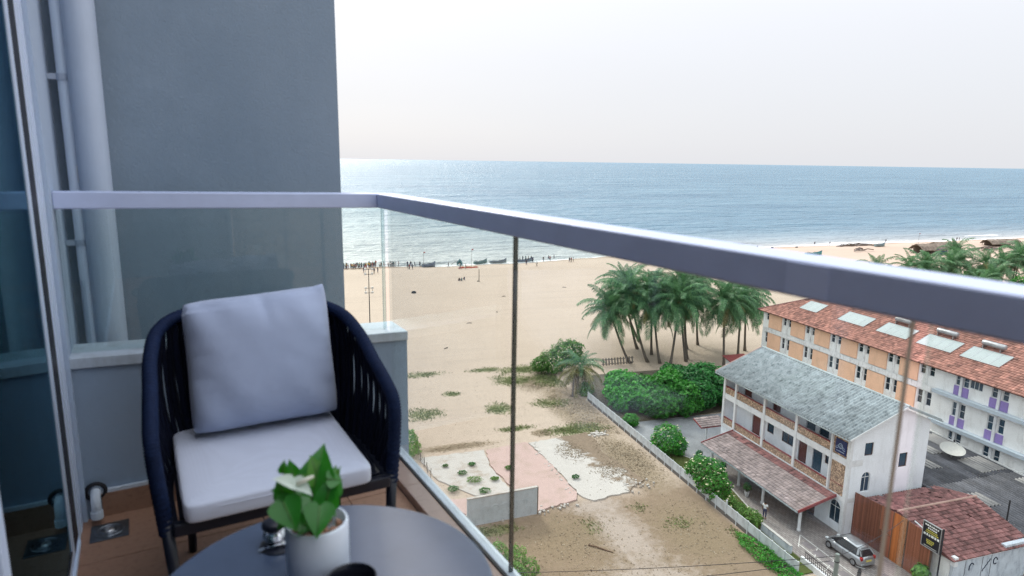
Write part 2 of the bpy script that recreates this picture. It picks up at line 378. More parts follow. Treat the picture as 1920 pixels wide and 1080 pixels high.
w0 = n.noise(mp1.outputs[0], .011, 3, .55)
hgt = n.math('ADD', n.math('ADD', n.math('MULTIPLY', w0, 4.0), n.math('MULTIPLY', w1, 4.2)), n.math('ADD', n.math('MULTIPLY', w2, 2.0), n.math('MULTIPLY', w3, .35)))
nr = n.bump(hgt, 1.0, 3.4)
c = n.mix(n.maprange(n.noise(mpw.outputs[0], 1.0, 5, .6), .35, .65), (.07, .16, .235), (.12, .23, .305))
c = n.mix(n.maprange(n.attr('shal_glare'), .05, .9), c, (.41, .43, .43))
fo = n.maprange(n.math('ADD', n.attr('foam'), n.math('MULTIPLY', n.math('SUBTRACT', n.noise(P_, 1.1, 5, .7), .5), 1.3)), .45, .75)
c = n.mix(fo, c, (.85, .86, .86))
rgh = n.math('ADD', .37, n.math('MULTIPLY', fo, .6))
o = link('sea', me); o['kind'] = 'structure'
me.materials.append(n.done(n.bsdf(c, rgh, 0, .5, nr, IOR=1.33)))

# ---- old floor slabs left on the plot
def slab(name, poly, z, m, jag=.12, seed=1):
    rs = random.Random(seed); pts = []
    for i, (x, y) in enumerate(poly):
        x2, y2 = poly[(i + 1) % len(poly)]; L = math.hypot(x2 - x, y2 - y); k = max(1, int(L / .5))
        for q in range(k):
            t = q / k; pts.append((x + (x2 - x) * t + rs.uniform(-jag, jag), y + (y2 - y) * t + rs.uniform(-jag, jag)))
    o = MB().prism(pts, lambda a, b, k: (a, b, z if k else -.2)).build(name, m); o['kind'] = 'structure'
    return o
def slab_mat(name, a, b, dirt, dfac=.6, joints=2.2):
    n = N(name); P_ = n.pos(); f = n.noise(P_, .8, 6, .65)
    c = n.mix(f, a, b); c = n.mix(n.math('MULTIPLY', n.maprange(n.noise(P_, .55, 7, .72), .5, .68), dfac), c, dirt)
    c = n.mix(n.maprange(n.noise(P_, 7, 3, .6), .62, .72, 0, .4), c, tuple(x * .6 for x in dirt))
    return n.done(n.bsdf(c, .9, 0, .2, n.bump(n.noise(P_, 5, 5, .7), .5, .03)))
m_slabw = slab_mat('pale_concrete', (.42, .385, .36), (.54, .50, .47), (.32, .25, .19), .8)
m_slabp = slab_mat('pink_concrete', (.43, .30, .27), (.52, .38, .35), (.36, .27, .22), .7)
n = N('broken_concrete'); P_ = n.pos(); sxyz = n.new('ShaderNodeSeparateXYZ'); n.ln(P_, sxyz.inputs[0])
c = n.mix(n.noise(P_, .8, 6, .65), (.42, .385, .36), (.54, .50, .47))
lean = n.math('SUBTRACT', n.math('MULTIPLY', n.math('SUBTRACT', n.math('ADD', sxyz.outputs[0], n.math('MULTIPLY', sxyz.outputs[1], .18)), 37.6), .10), .0)
dirt = n.maprange(n.math('ADD', n.noise(P_, .42, 7, .72), lean), .56, .66)
c = n.mix(dirt, c, n.mix(n.noise(P_, 4, 5, .7), (.13, .095, .07), (.30, .225, .165)))
c = n.mix(n.maprange(n.noise(P_, 6, 4, .7), .60, .72, 0, .5), c, (.25, .19, .15))
m_slabb = n.done(n.bsdf(c, .92, 0, .2, n.bump(n.math('ADD', n.noise(P_, 5, 5, .7), dirt), .6, .05)))
slab('concrete_slab', [(10.7, 64.4), (17.8, 64.5), (17.3, 60.2), (18.0, 55.0), (14.4, 55.0), (11.6, 59)], .10, m_slabw, .10, 1)
slab('pink_floor_slab', [(17.9, 64.3), (22.9, 65.2), (23.55, 59), (23.7, 53), (23.2, 51.7), (18.8, 50.9), (13.2, 50.8), (11.5, 55), (14.2, 54.8), (18.3, 54.8), (17.5, 60.2)], .13, m_slabp, .12, 2)
slab('broken_floor_slab', [(23.1, 64.8), (30.3, 65.7), (30.6, 63.5), (29.9, 60), (30.8, 56.5), (31.2, 53.6), (28.6, 51.8), (24.7, 51.1), (23.9, 52), (23.75, 58)], .12, m_slabb, .14, 3)
# ---- paved yard, lawn strip
n = N('block_paving'); P_ = n.pos()
br = n.new('ShaderNodeTexBrick'); br.inputs['Scale'].default_value = 1.0; br.inputs['Brick Width'].default_value = .45; br.inputs['Row Height'].default_value = .22; br.inputs['Mortar Size'].default_value = .018
br.inputs['Color1'].default_value = (.33, .30, .29, 1); br.inputs['Color2'].default_value = (.24, .21, .21, 1); br.inputs['Mortar'].default_value = (.10, .09, .085, 1)
mp2 = n.new('ShaderNodeMapping'); mp2.inputs['Rotation'].default_value = (0, 0, R(90)); n.ln(P_, mp2.inputs['Vector']); n.ln(mp2.outputs[0], br.inputs['Vector'])
c = n.mix(n.maprange(n.noise(P_, .5, 6, .7), .4, .7, 0, .55), br.outputs['Color'], (.17, .15, .145))
c = n.mix(n.maprange(n.noise(P_, 3, 4, .7), .6, .75, 0, .5), c, (.42, .38, .36))
m_pave = n.done(n.bsdf(c, .85, 0, .25, n.bump(br.outputs['Fac'], .5, -.01)))
m_yard = mat('yard_concrete', (.23, .235, .25), .9, .18, .5, .3, 8, .01, stain=(.22, .22, .23), sfac=.6)
m_bigstone = mat('dark_paver', (.17, .15, .16), .85, .2, 1.5)
def flat(name, poly, z, m, kind='structure', parent=None, base=-.12):
    o = MB().prism(poly, lambda a, b, k: (a, b, z if k else base)).build(name, m, parent)
    if kind and parent is None: o['kind'] = kind
    return o
flat('driveway', [(36.9, 20), (70, 20), (70, 31.5), (44.2, 31.5), (44.2, 41), (42.9, 41), (42.9, 56.3), (38.9, 56.3), (38.7, 50), (37.9, 46), (36.9, 42.6)], .05, m_pave)
flat('yard', [(38.5, 56.32), (44, 56.32), (61.5, 57.5), (61.5, 66), (44, 67), (36.3, 67), (36.0, 61)], .045, m_yard)
m_line = mat('white_line_paint', (.62, .60, .58), .8, .2, 3)
dw = bpy.data.objects['driveway']
for a, b in (((37.9, 39.6), (39.3, 41.0)), ((39.3, 41.0), (39.3, 34)), ((38.0, 37.9), (39.3, 39.0)), ((37.4, 36.2), (39.3, 37.2)), ((38.2, 40), (38.2, 34)), ((37.5, 37.5), (37.5, 34))):
    MB().bar((*a, .054), (*b, .054), .07, .004).build('painted_line', m_line, dw)
for k, (x, y) in enumerate(((38.75, 39.5), (38.72, 38.2), (38.75, 36.8), (38.7, 35.4), (40.0, 34.2))):
    MB().box(x - .3, x + .3, y - .5, y + .5, .051, .058).build('inlaid_paver', m_bigstone, dw)
m_lawn = N('lawn'); P_ = m_lawn.pos(); c = m_lawn.mix(m_lawn.noise(P_, 1.5, 6, .7), (.045, .075, .02), (.13, .14, .05))
m_lawn = m_lawn.done(m_lawn.bsdf(c, .95, 0, .1, m_lawn.bump(m_lawn.noise(P_, 14, 4, .7), .8, .08)))
flat('lawn', [(35.1, 36.4), (36.85, 36.4), (36.85, 42.6), (37.85, 46), (38.65, 50), (38.45, 56.3), (36.0, 60.9), (36.0, 76), (35.1, 76)], .09, m_lawn)
flat('garden_soil', [(36.02, 67.05), (60.5, 67.05), (60.5, 81), (52, 84.5), (40, 85), (36.02, 80)], .03, mat('dark_garden_soil', (.10, .085, .06), .95, .35, .8, .4, 6, .05))
m_kerb = mat('kerb_concrete', (.42, .40, .38), .9, .15, 2)
kerb_pts = [(36.86, 42.6), (37.86, 46), (38.66, 50), (38.46, 56.3), (36.05, 60.9)]
kb = MB()
for a, b in zip(kerb_pts[:-1], kerb_pts[1:]): kb.bar((*a, .06), (*b, .06), .14, .2)
setp(kb.build('kerb', m_kerb), kind='structure')

# ================================================================== buildings
m_white = mat('white_wall_paint', (.86, .88, .93), .85, .05, .5, .15, 30, .004, stain=(.48, .48, .5), sfac=.4, sscale=.7)
m_white2 = mat('white_trim_paint', (.74, .74, .76), .8, .06, 1.5, stain=(.40, .38, .38), sfac=.45, sscale=1.6)
m_cream = mat('cream_wall_paint', (.88, .87, .86), .88, .06, .5, .15, 30, .004, stain=(.44, .40, .36), sfac=.5)
m_orange = mat('orange_wall_paint', (.86, .53, .36), .88, .05, .6, .12, 30, .004, rand=.05, stain=(.60, .40, .28), sfac=.6)
m_purple = mat('purple_wall_paint', (.30, .22, .50), .85, .08, 1.2, rand=.06)
m_peel = mat('peeling_white_paint', (.82, .81, .81), .9, .08, 1, stain=(.20, .17, .16), sfac=.75, sscale=2.6)
m_dkwin = mat('dark_window_glass', (.025, .035, .05), .08, .2, 1, spec=.7, rand=.25)
m_dkblue = mat('blue_window_glass', (.03, .065, .10), .10, .2, 1, spec=.7, rand=.25)
m_frame = mat('window_frame_white', (.70, .71, .73), .6, .05, 2)
m_frameb = mat('window_frame_brown', (.13, .075, .055), .6, .1, 2)
m_door = mat('brown_door', (.15, .05, .04), .5, .15, 3, rand=.15)
m_dark = mat('dark_interior', (.03, .03, .035), .9, .2, 1)
m_redtrim = mat('dark_red_trim', (.26, .06, .06), .7, .12, 2)
m_grey = mat('grey_band_paint', (.46, .52, .58), .8, .06, 1)
m_sheet = mat('weathered_cement_sheet', (.345, .38, .40), .9, .3, 1.3, .3, 20, .01, rand=.10, pos=True, stain=(.06, .075, .085), sfac=.95, sscale=1.5)
m_sheetdk = mat('dark_cement_sheet', (.12, .118, .132), .85, .3, 1.0, .3, 20, .01, rand=.25, pos=True, stain=(.16, .15, .155), sfac=.6, sscale=.9)
m_sheetlt = mat('pale_cement_sheet', (.36, .34, .33), .9, .15, 1.0, rand=.12, stain=(.20, .18, .17))
m_ridge = mat('ridge_cap', (.36, .40, .42), .9, .15, 2, stain=(.15, .16, .17))
m_tiler = mat('clay_roof_tile', (.35, .17, .135), .85, .22, .8, .3, 14, .01, tintv=.42, pos=True, stain=(.13, .06, .055), sfac=.75, sscale=.9)
m_tiled = mat('old_clay_tile', (.215, .10, .095), .85, .25, .8, .3, 14, .01, tintv=.5, pos=True, stain=(.09, .05, .05), sfac=.85, sscale=1.1)
m_tileg = mat('grey_lichen_tile', (.27, .215, .21), .9, .2, .9, .3, 14, .01, tintv=.32, stain=(.12, .09, .09), sfac=.6, sscale=1.1)
n = N('brown_stone_facing'); co = n.coord()
vo = n.new('ShaderNodeTexVoronoi', feature='F1'); vo.inputs['Scale'].default_value = 7.5; n.ln(co, vo.inputs['Vector'])
ve = n.new('ShaderNodeTexVoronoi', feature='DISTANCE_TO_EDGE'); ve.inputs['Scale'].default_value = 7.5; n.ln(co, ve.inputs['Vector'])
c = n.mix(n.noise(co, 2, 3), (.44, .29, .20), (.60, .43, .31)); hs = n.new('ShaderNodeHueSaturation'); n.ln(c, hs.inputs['Color'])
sc_ = n.new('ShaderNodeSeparateColor'); n.ln(vo.outputs['Color'], sc_.inputs[0]); n.ln(n.maprange(sc_.outputs[0], 0, 1, .55, 1.35), hs.inputs['Value'])
c = n.mix(n.maprange(ve.outputs['Distance'], .02, .06), (.07, .045, .035), hs.outputs[0])
m_stone = n.done(n.bsdf(c, .85, 0, .3, n.bump(n.maprange(ve.outputs['Distance'], 0, .08), .6, .03)))

def tile_rows(p0, U, V, Lu, Lv, tw=.26, rh=.34, amp=.05, keep=None, seed=1, seg=4, lift=.045, missing=0.):
    """barrel tiles in lapped courses over the plane p0 + u*U + v*V; one mesh, a tone per tile"""
    rs = random.Random(seed); p0, U, V = Vector(p0), Vector(U).normalized(), Vector(V).normalized(); Nn = U.cross(V).normalized()
    if Nn.z < 0: Nn = -Nn
    m = MB(); rows, cols = int(round(Lv / rh)), int(round(Lu / tw)); rh_, tw_ = Lv / rows, Lu / cols
    for r in range(rows):
        for c_ in range(cols):
            u, v = c_ * tw_, r * rh_
            if keep and not keep(u + tw_ / 2, v + rh_ / 2): continue
            if rs.random() < missing: continue
            m.tint = min(1, max(0, rs.gauss(.5, .26))); j = rs.uniform(-.012, .012); jl = rs.uniform(0, .014)
            lo, hi = [], []
            for k in range(seg + 1):
                t = k / seg; h = amp * math.sin(math.pi * t) ** .8
                lo.append(p0 + U * (u + t * tw_) + V * (v + j - .03) + Nn * (h + lift + jl)); hi.append(p0 + U * (u + t * tw_) + V * (v + rh_ + .01) + Nn * (h * .9))
            base = [p0 + U * (u + k / seg * tw_) + V * (v + j - .03) + Nn * -.01 for k in range(seg + 1)]
            S = seg + 1
            m.add(lo + hi + base, [(k, k + 1, S + k + 1, S + k) for k in range(seg)] + [(2 * S + k, 2 * S + k + 1, k + 1, k) for k in range(seg)])
    return m
def corr_sheet(w, l, pitch_=.177, amp=.028, seg=6, jit=0.):
    m = MB(); ncol = int(round(w / pitch_)) * seg
    pr = [(i / ncol * (w + .05), amp * math.sin(i / seg * 2 * math.pi)) for i in range(ncol + 1)]
    S = len(pr)
    m.add([(x, 0, z + .02) for x, z in pr] + [(x, l, z) for x, z in pr] + [(x, 0, z + .011) for x, z in pr], [(i, i + 1, S + i + 1, S + i) for i in range(S - 1)] + [(2 * S + i, 2 * S + i + 1, i + 1, i) for i in range(S - 1)])
    return m
def frame_mat(origin, U, V):
    U, V = Vector(U).normalized(), Vector(V).normalized(); W = U.cross(V)
    return Matrix(((U.x, V.x, W.x, origin[0]), (U.y, V.y, W.y, origin[1]), (U.z, V.z, W.z, origin[2]), (0, 0, 0, 1)))
def lay_sheets(parent, p0, U, V, Lu, Lv, w, l, mats, name='roof_sheet', seed=3, pitch_=.177, amp=.028):
    rs = random.Random(seed); nc, nr_ = int(round(Lu / w)), int(round(Lv / l)); w, l = Lu / nc, Lv / nr_
    mes = [corr_sheet(w, l + .12, pitch_, amp).mesh(name, m, True, False) for m in mats]
    p0, U, V = Vector(p0), Vector(U).normalized(), Vector(V).normalized(); W = U.cross(V)
    for i in range(nc):
        for j in range(nr_):
            o = link(name, mes[rs.choices(range(len(mats)), [8] + [1] * (len(mats) - 1))[0]], parent)
            o.matrix_local = frame_mat(p0 + U * (i * w) + V * (j * l - .06) + W * (.008 * (nr_ - j) + .003 * (i % 2)) , U, (V + W * rs.uniform(-.004, .004)))

def window(parent, f, u0, u1, v0, v1, glass, frame, nu=1, nv=1, depth=.10, fw=.055, name='window'):
    """pane set back in its opening, with frame and glazing bars; f(u,d,v)"""
    m = MB()
    def bx(a0, a1, d0, d1, b0, b1):
        P = [f(a, d, b) for b in (b0, b1) for d in (d0, d1) for a in (a0, a1)]
        m.add([P[0], P[1], P[3], P[2], P[4], P[5], P[7], P[6]], [(0, 3, 2, 1), (4, 5, 6, 7), (0, 1, 5, 4), (1, 2, 6, 5), (2, 3, 7, 6), (3, 0, 4, 7)])
    bx(u0 + .004, u1 - .004, depth, depth + .03, v0 + .004, v1 - .004)
    w = m.build(name, glass, parent); m.__init__()
    d0, d1 = depth - .045, depth - .002
    bx(u0 + .002, u0 + fw, d0, d1, v0 + .002, v1 - .002); bx(u1 - fw, u1 - .002, d0, d1, v0 + .002, v1 - .002)
    bx(u0 + fw, u1 - fw, d0, d1, v0 + .002, v0 + fw); bx(u0 + fw, u1 - fw, d0, d1, v1 - fw, v1 - .002)
    for k in range(1, nu): c_ = u0 + (u1 - u0) * k / nu; bx(c_ - fw * .5, c_ + fw * .5, d0 + .003, d1 - .003, v0 + fw, v1 - fw)
    for k in range(1, nv): c_ = v0 + (v1 - v0) * (1 - k / nv * .95); bx(u0 + fw, u1 - fw, d0 + .006, d1 - .006, c_ - fw * .5, c_ + fw * .5)
    m.build('frame', frame, w)
    return w

# ---------------------------------------------------------------- guesthouse with corrugated roof (B)
B = thing('guesthouse', 'white three-storey guesthouse with grey corrugated roof and stone-faced balconies', 'building', (42.7, 40.0, 0))
BX, BY = 42.7, 40.0
YB = 17.4                          # length along the street
# rooms behind the galleries
fr = lambda u, d, v: (1.4 + d, u, v)
up = [(3.9, 5.05, 6.9, 8.75), (5.55, 6.7, 6.9, 8.75), (10.2, 11.35, 6.9, 8.75), (14.6, 15.8, 6.9, 8.75)]
md = [(12.9, 14.2, 3.35, 5.5), (10.9, 11.85, 4.4, 5.6), (8.1, 9.7, 4.3, 5.5), (6.3, 7.4, 3.35, 5.5), (4.4, 5.55, 3.35, 5.5), (3.6, 4.05, 4.6, 5.4)]
wall_cells(0.25, YB - .25, 3.3, 9.2, up + md, .2, fr).build('gallery_wall', m_white, B)
for h in up: box_obj('door', m_dkblue if h[0] < 8 else m_door, B, 1.5, 1.54, h[0] + .02, h[1] - .02, h[2], h[3] - .02)
for h in md:
    if h[3] - h[2] > 1.8: box_obj('door', m_door if h[0] != 4.4 else m_dkblue, B, 1.5, 1.54, h[0] + .02, h[1] - .02, h[2], h[3] - .02)
    else: window(B, fr, *h, m_dkblue, m_frameb, nu=2 if h[1] - h[0] > 1 else 1)
box_obj('room_core', m_dark, B, 1.65, 8.1, .3, YB - .3, .1, 9.1)
# ground floor front
fg = lambda u, d, v: (.0 + d, u, v)
gf = wall_cells(.0, YB, .04, 3.1, [(.42, 1.62, .75, 2.75), (3.2, 5.6, .05, 2.4), (6.4, 7.6, .05, 2.3), (9, 11.5, .05, 2.4), (12.4, 13.6, .05, 2.3)], .22, fg).build('ground_wall', m_white, B)
for h in [(3.2, 5.6, .05, 2.4), (6.4, 7.6, .05, 2.3), (9, 11.5, .05, 2.4), (12.4, 13.6, .05, 2.3)]: box_obj('door', m_frameb, B, .14, .17, h[0] + .02, h[1] - .02, h[2], h[3] - .02)
def arch(parent, f, uc, w, v0, vs_, glass, wallm, t, depth=.12):
    """arched window inside a rectangular opening: spandrels, glass, frame"""
    r = w / 2; N_ = 12
    for sgn in (-1, 1):
        arc = [(uc + sgn * r * math.cos(math.pi / 2 * k / N_), vs_ + r * math.sin(math.pi / 2 * k / N_)) for k in range(N_ + 1)]
        poly = arc + [(uc + sgn * r, vs_ + r)]
        MB().prism(poly, lambda a, b, k: f(a, .002 if k == 0 else t - .002, b)).build('spandrel', wallm, parent)
    prof = [(uc - r + .01, v0 + .01), (uc + r - .01, v0 + .01)] + [(uc + (r - .01) * math.cos(math.pi * k / 16), vs_ + (r - .01) * math.sin(math.pi * k / 16)) for k in range(17)]
    w_ = MB().prism(prof, lambda a, b, k: f(a, depth if k == 0 else depth + .03, b)).build('arched_window', glass, parent)
    m = MB(); P = [Vector(f(a, depth - .02, b)) for a, b in prof] ; m.tube(P + [P[0]], .035, 6, False); m.tube([f(uc - r, depth - .02, vs_), f(uc + r, depth - .02, vs_)], .03, 6); m.tube([f(uc, depth - .02, v0), f(uc, depth - .02, vs_ + r)], .025, 6)
    m.build('frame', m_frame, w_)
arch(B, fg, 1.02, 1.2, .75, 2.15, m_dkblue, m_white, .22)
# gable end towards the hotel
fe = lambda u, d, v: (u, d, v)
ends = [(1.45, 2.35, 7.05, 8.2), (5.35, 6.25, 5.5, 6.8), (1.45, 2.4, 3.75, 5.55)]
wall_cells(.24, 8.4, .04, 8.6, ends, .24, fe).build('end_wall', m_white, B)
g = MB(); g.prism([(.0, 8.6), (8.4, 8.6), (8.4, 9.5), (5.1, 10.95), (.0, 9.0)], lambda a, b, k: (a, .0 if k == 0 else .24, b)); g.build('gable', m_white, B)
for h in ends[:2]: window(B, fe, *h, m_dkblue, m_frameb)
arch(B, fe, 1.925, .95, 3.75, 5.07, m_dkblue, m_white, .24)
g = MB(); g.prism([(.0, 3.0), (8.4, 3.0), (8.4, 9.5), (5.1, 10.95), (.0, 9.0)], lambda a, b, k: (a, YB - .24 if k == 0 else YB, b)); g.build('far_end_wall', m_white, B)
box_obj('rear_wall', m_white, B, 8.16, 8.4, .25, YB - .25, .04, 9.45)
# slabs, columns, parapets of the two gallery floors
for z0, z1, nm in ((2.95, 3.36, 'floor_slab'), (6.2, 6.78, 'floor_slab')): box_obj(nm, m_white2, B, -.06, 1.4, -.02, YB + .02, z0, z1)
cols = [2.0, 6.35, 10.8, 15.3, 17.25]
for y in cols: box_obj('column', m_white2, B, -.1, .16, y - .14, y + .14, 3.36, 9.05)
box_obj('column', m_white2, B, -.09, .2, -.03, .3, .04, 9.0)
for (a, b) in zip(cols[:-1], cols[1:]):
    for zb, zt in ((3.38, 4.06), (6.8, 7.5)):
        pn = box_obj('parapet_panel', m_stone, B, .0, .1, a + .142, b - .142, zb, zt)
        box_obj('coping', m_redtrim, pn, -.03, .13, a + .142, b - .142, zt + .002, zt + .07)
box_obj('stone_panel', m_stone, B, -.02, .16, .305, 1.855, 3.38, 6.19)
box_obj('stone_panel', m_stone, B, -.02, .16, .305, 1.855, 6.8, 8.95)
box_obj('stone_band', m_redtrim, B, -.03, -.02, .305, 1.855, 4.25, 4.31)
sg = box_obj('sign_board', mat('navy_sign', (.012, .022, .10), .4, .15, 3), B, -.075, -.024, .42, 1.62, 7.0, 8.25)
m_logo = mat('pale_sign_print', (.45, .55, .66), .5, .1, 4)
lg = MB(); cyg, czg = 1.06, 7.68
lg.tube([(-.078, cyg + .2 * math.cos(t), czg + .22 * math.sin(t)) for t in np.linspace(0, 2 * math.pi, 25)], .025, 5, False)
lg.tube([(-.078, cyg + .09 * math.cos(t), czg + .1 * math.sin(t)) for t in np.linspace(.6, 2 * math.pi - .4, 15)], .018, 5)
for s_ in (-1, 1):
    lg.tube([(-.078, cyg + s_ * (.2 + .3 * t), czg - .12 - .16 * math.sin(t * 2.4)) for t in np.linspace(0, 1, 9)], .022, 5)
    lg.tube([(-.078, cyg + s_ * (.24 + .2 * t), czg - .02 - .1 * t) for t in np.linspace(0, 1, 5)], .018, 5)
for k in range(7): lg.box(-.08, -.074, cyg - .42 + k * .125, cyg - .35 + k * .125, czg - .52, czg - .44)
lg.build('sign_emblem', m_logo, sg)
# roof
e0, rdg, e1 = Vector((-.75, -.5, 8.95)), Vector((5.1, -.5, 11.25)), Vector((9.0, -.5, 9.62))
RL = 18.6
rf = bpy.data.objects.new('roof', None); COL.objects.link(rf); rf.parent = B
lay_sheets(rf, e0 + Vector((0, RL, .0)), (0, -1, 0), rdg - e0, RL, (rdg - e0).length, 1.06, 7, [m_sheet], seed=5, pitch_=.30, amp=.075)
lay_sheets(rf, e1, (0, 1, 0), rdg - e1, RL, (rdg - e1).length, 1.06, 7, [m_sheet], seed=6, pitch_=.30, amp=.075)
MB().tube([(5.1, -.55, 11.26), (5.1, RL - .45, 11.26)], .13, 10).build('ridge_cap', m_ridge, rf)
MB().bar(e0 + Vector((-.02, -.03, -.06)), rdg + Vector((0, -.03, -.06)), .03, .16).build('barge_board', m_frame, rf)
MB().bar(e0 + Vector((-.02, RL + .03, .02)), rdg + Vector((0, RL + .03, .04)), .04, .2).build('barge_board', mat('pink_barge_board', (.55, .38, .34), .8), rf)
MB().bar(e1 + Vector((0, -.03, -.06)), rdg + Vector((0, -.03, -.06)), .03, .16).build('barge_board', m_ridge, rf)
MB().bar(e0 + Vector((-.04, 0, -.1)), e0 + Vector((-.04, RL, -.1)), .1, .1).build('gutter', m_ridge, rf)
MB().bar(e1 + Vector((.04, -.1, -.1)), e1 + Vector((.04, RL, -.1)), .1, .1).build('gutter', m_ridge, rf)
MB().tube([(-.14, 1.95, 8.85), (-.14, 1.95, 3.4), (-.14, 1.95, 3.2)], .05, 8).build('downpipe', m_frame, B)
# porch with lichen-grey tiles
po = bpy.data.objects.new('porch', None); COL.objects.link(po); po.parent = B
pe, pt_ = Vector((-4.0, 0.9, 2.35)), Vector((-.13, .9, 3.28)); PL = 14.2
pv = pt_ - pe
def keep_p(u, v): return True
tm = tile_rows(pe, (0, 1, 0), pv, PL, pv.length * .80, .30, .36, .04, seed=8)
setp(tm.build('porch_tile', m_tileg, po), kind='stuff')
tm = tile_rows(pe + pv * .80, (0, 1, 0), pv, PL, pv.length * .20, .30, .36, .04, seed=9)
setp(tm.build('porch_tile', m_tiled, po), kind='stuff')
MB().add([pe + Vector((.03, .03, -.04)), pe + Vector((.03, PL - .03, -.04)), pt_ + Vector((0, PL - .03, -.04)), pt_ + Vector((0, .03, -.04)), pe + Vector((.03, .03, -.1)), pe + Vector((.03, PL - .03, -.1)), pt_ + Vector((0, PL - .03, -.1)), pt_ + Vector((0, .03, -.1))], [(0, 1, 2, 3), (7, 6, 5, 4), (0, 4, 5, 1), (1, 5, 6, 2), (2, 6, 7, 3), (3, 7, 4, 0)]).build('porch_deck', m_frameb, po)
for yy in (.86, .9 + PL + .04): MB().bar(pe + Vector((0, yy - .9, 0)), pt_ + Vector((0, yy - .9, 0)), .06, .26).build('barge_board', m_redtrim, po)
MB().bar(pe + Vector((-.02, 0, -.08)), pe + Vector((-.02, PL, -.08)), .08, .14).build('eave_board', m_ridge, po)
for y in (1.6, 6.35, 9.9, 14.4): MB().lathe([(.17, .05), (.17, .2), (.135, .24), (.135, 2.1), (.17, 2.2), (.17, 2.42)], (-3.05, y, 0), 12, True).build('porch_post', m_white2, po, smooth=False)
# small tiled canopy at the far corner
cn = bpy.data.objects.new('side_canopy', None); COL.objects.link(cn); cn.parent = B
setp(tile_rows((-2.0, 18.1, 2.62), (1, 0, 0), (0, 1, .28), 3.2, 1.7, .28, .34, .04, seed=12).build('canopy_tile', m_tileg, cn), kind='stuff')
MB().box(-2.0, 1.2, 18.08, 18.14, 2.48, 2.66).build('fascia', m_redtrim, cn)
MB().bar((-2.02, 18.1, 2.58), (-2.02, 19.7, 3.02), .05, .16).build('fascia', m_redtrim, cn)
MB().lathe([(.12, .05), (.10, .3), (.10, 2.6)], (-.55, 19.2, 0), 10, True).build('canopy_post', m_white2, cn)
pc = thing('plastic_chair', 'dark red plastic chair on the middle gallery of the white guesthouse', 'chair', (43.35, 51.5, 3.36), R(60))
MB().box(-.24, .24, -.22, .24, .40, .44).build('seat', m_redtrim, pc, bevel=.02)
MB().add([(-.22, .22, .46), (.22, .22, .46), (.2, .34, .9), (-.2, .34, .9), (-.22, .25, .46), (.22, .25, .46), (.2, .37, .9), (-.2, .37, .9)], [(0, 1, 2, 3), (7, 6, 5, 4), (0, 4, 5, 1), (1, 5, 6, 2), (2, 6, 7, 3), (3, 7, 4, 0)]).build('backrest', m_redtrim, pc)
for sx_ in (-1, 1):
    for sy_ in (-1, 1): MB().tube([(sx_ * .2, sy_ * .18, .4), (sx_ * .24, sy_ * .23, 0)], .025, 6).build('leg', m_redtrim, pc)

# ---------------------------------------------------------------- long hotel with tiled roof (C)
C = thing('long_hotel', 'long three-storey hotel with orange and white walls under a red tile roof', 'building', (62, 20, 0))
CL = 56.0
fc = lambda u, d, v: (.12 + d, u, v)
wins = []
FL = [(9.45, 10.62), (6.2, 7.7), (3.1, 4.6)]
pairs = [54.9, 51.47, 50.49, 47.2, 46.17, 42.87, 41.83, 38.56, 37.5, 34.42, 33.38, 30.31, 29.26]
for yc in pairs:
    for z0, z1 in FL[:2]: wins.append((yc - .3, yc + .3, z0, z1, 'o'))
wp = [26.3, 25.5, 22.65, 21.6, 18.7, 17.7, 14.9, 13.9, 11, 10]
for yc in wp:
    for z0, z1 in FL: wins.append((yc - .29, yc + .29, z0 + .02, z1, 'w'))
wins.append((23.82, 25.14, 9.6, 10.62, 't'))
wall_cells(0, CL - .4, .0, 10.9, [w[:4] for w in wins], .22, fc).build('facade', m_cream, C)
box_obj('room_core', m_dark, C, .7, 11.8, .2, CL - .6, .1, 10.8)
box_obj('end_wall', m_cream, C, .13, 12, CL - .395, CL - .1, 0, 10.9)
box_obj('rear_wall', m_cream, C, 12.01, 12.2, .1, CL - .4, 0, 10.9)
box_obj('end_wall', m_cream, C, .36, 12, .0, .19, 0, 10.9)
for u0, u1, v0, v1, k in wins: window(C, fc, u0, u1, v0, v1, m_dkwin if k == 'o' else m_dkblue, m_frame, nu=3 if k == 't' else 1, nv=2 if k != 't' else 1, depth=.12)
panels = [(52.05, 54.55), (47.65, 50.15), (43.35, 45.85), (39.0, 41.45), (34.8, 37.2), (30.8, 33.1)]
for a, b in panels:
    for z0, z1 in ((8.5, 10.72), (5.3, 7.72), (2.2, 4.7)): box_obj('orange_panel', m_orange, C, -.02, .119, a, b, z0, z1)
for a, b in zip([51.98, 47.70, 43.35, 39.05, 34.9, 30.75], [49.98, 45.70, 41.35, 37.05, 32.9, 28.8]):
    c_ = (a + b) / 2 if False else None
for pr in zip(pairs[1::2], pairs[2::2]):
    mid_ = (pr[0] + pr[1]) / 2
    box_obj('pilaster', m_peel, C, .03, .119, mid_ - .14, mid_ + .14, 2, 10.85)
for y0, y1, z0, z1 in ((29.0, 55.5, 7.82, 8.42), (29.0, 55.5, 4.75, 5.2)): box_obj('string_course', m_peel, C, -.06, .0 - .021, y0, y1, z0, z1)
for z0 in (8.08, 4.88): box_obj('string_course', m_grey, C, -.45, .118, 0, 28.6, z0, z0 + .36)
for pr in zip(wp[::2], wp[1::2]):
    for yc in pr:
        for z0, z1 in ((8.48, 9.44), (5.28, 6.19), (2.2, 3.08)): box_obj('purple_panel', m_purple, C, .05, .119, yc - .36, yc + .36, z0, z1)
    mid_ = (pr[0] + pr[1]) / 2
    box_obj('pilaster', m_white2, C, -.05, .119, mid_ - .13, mid_ + .13, 2, 8.05); box_obj('pilaster', m_white2, C, -.05, .119, mid_ - .13, mid_ + .13, 8.46, 10.85)
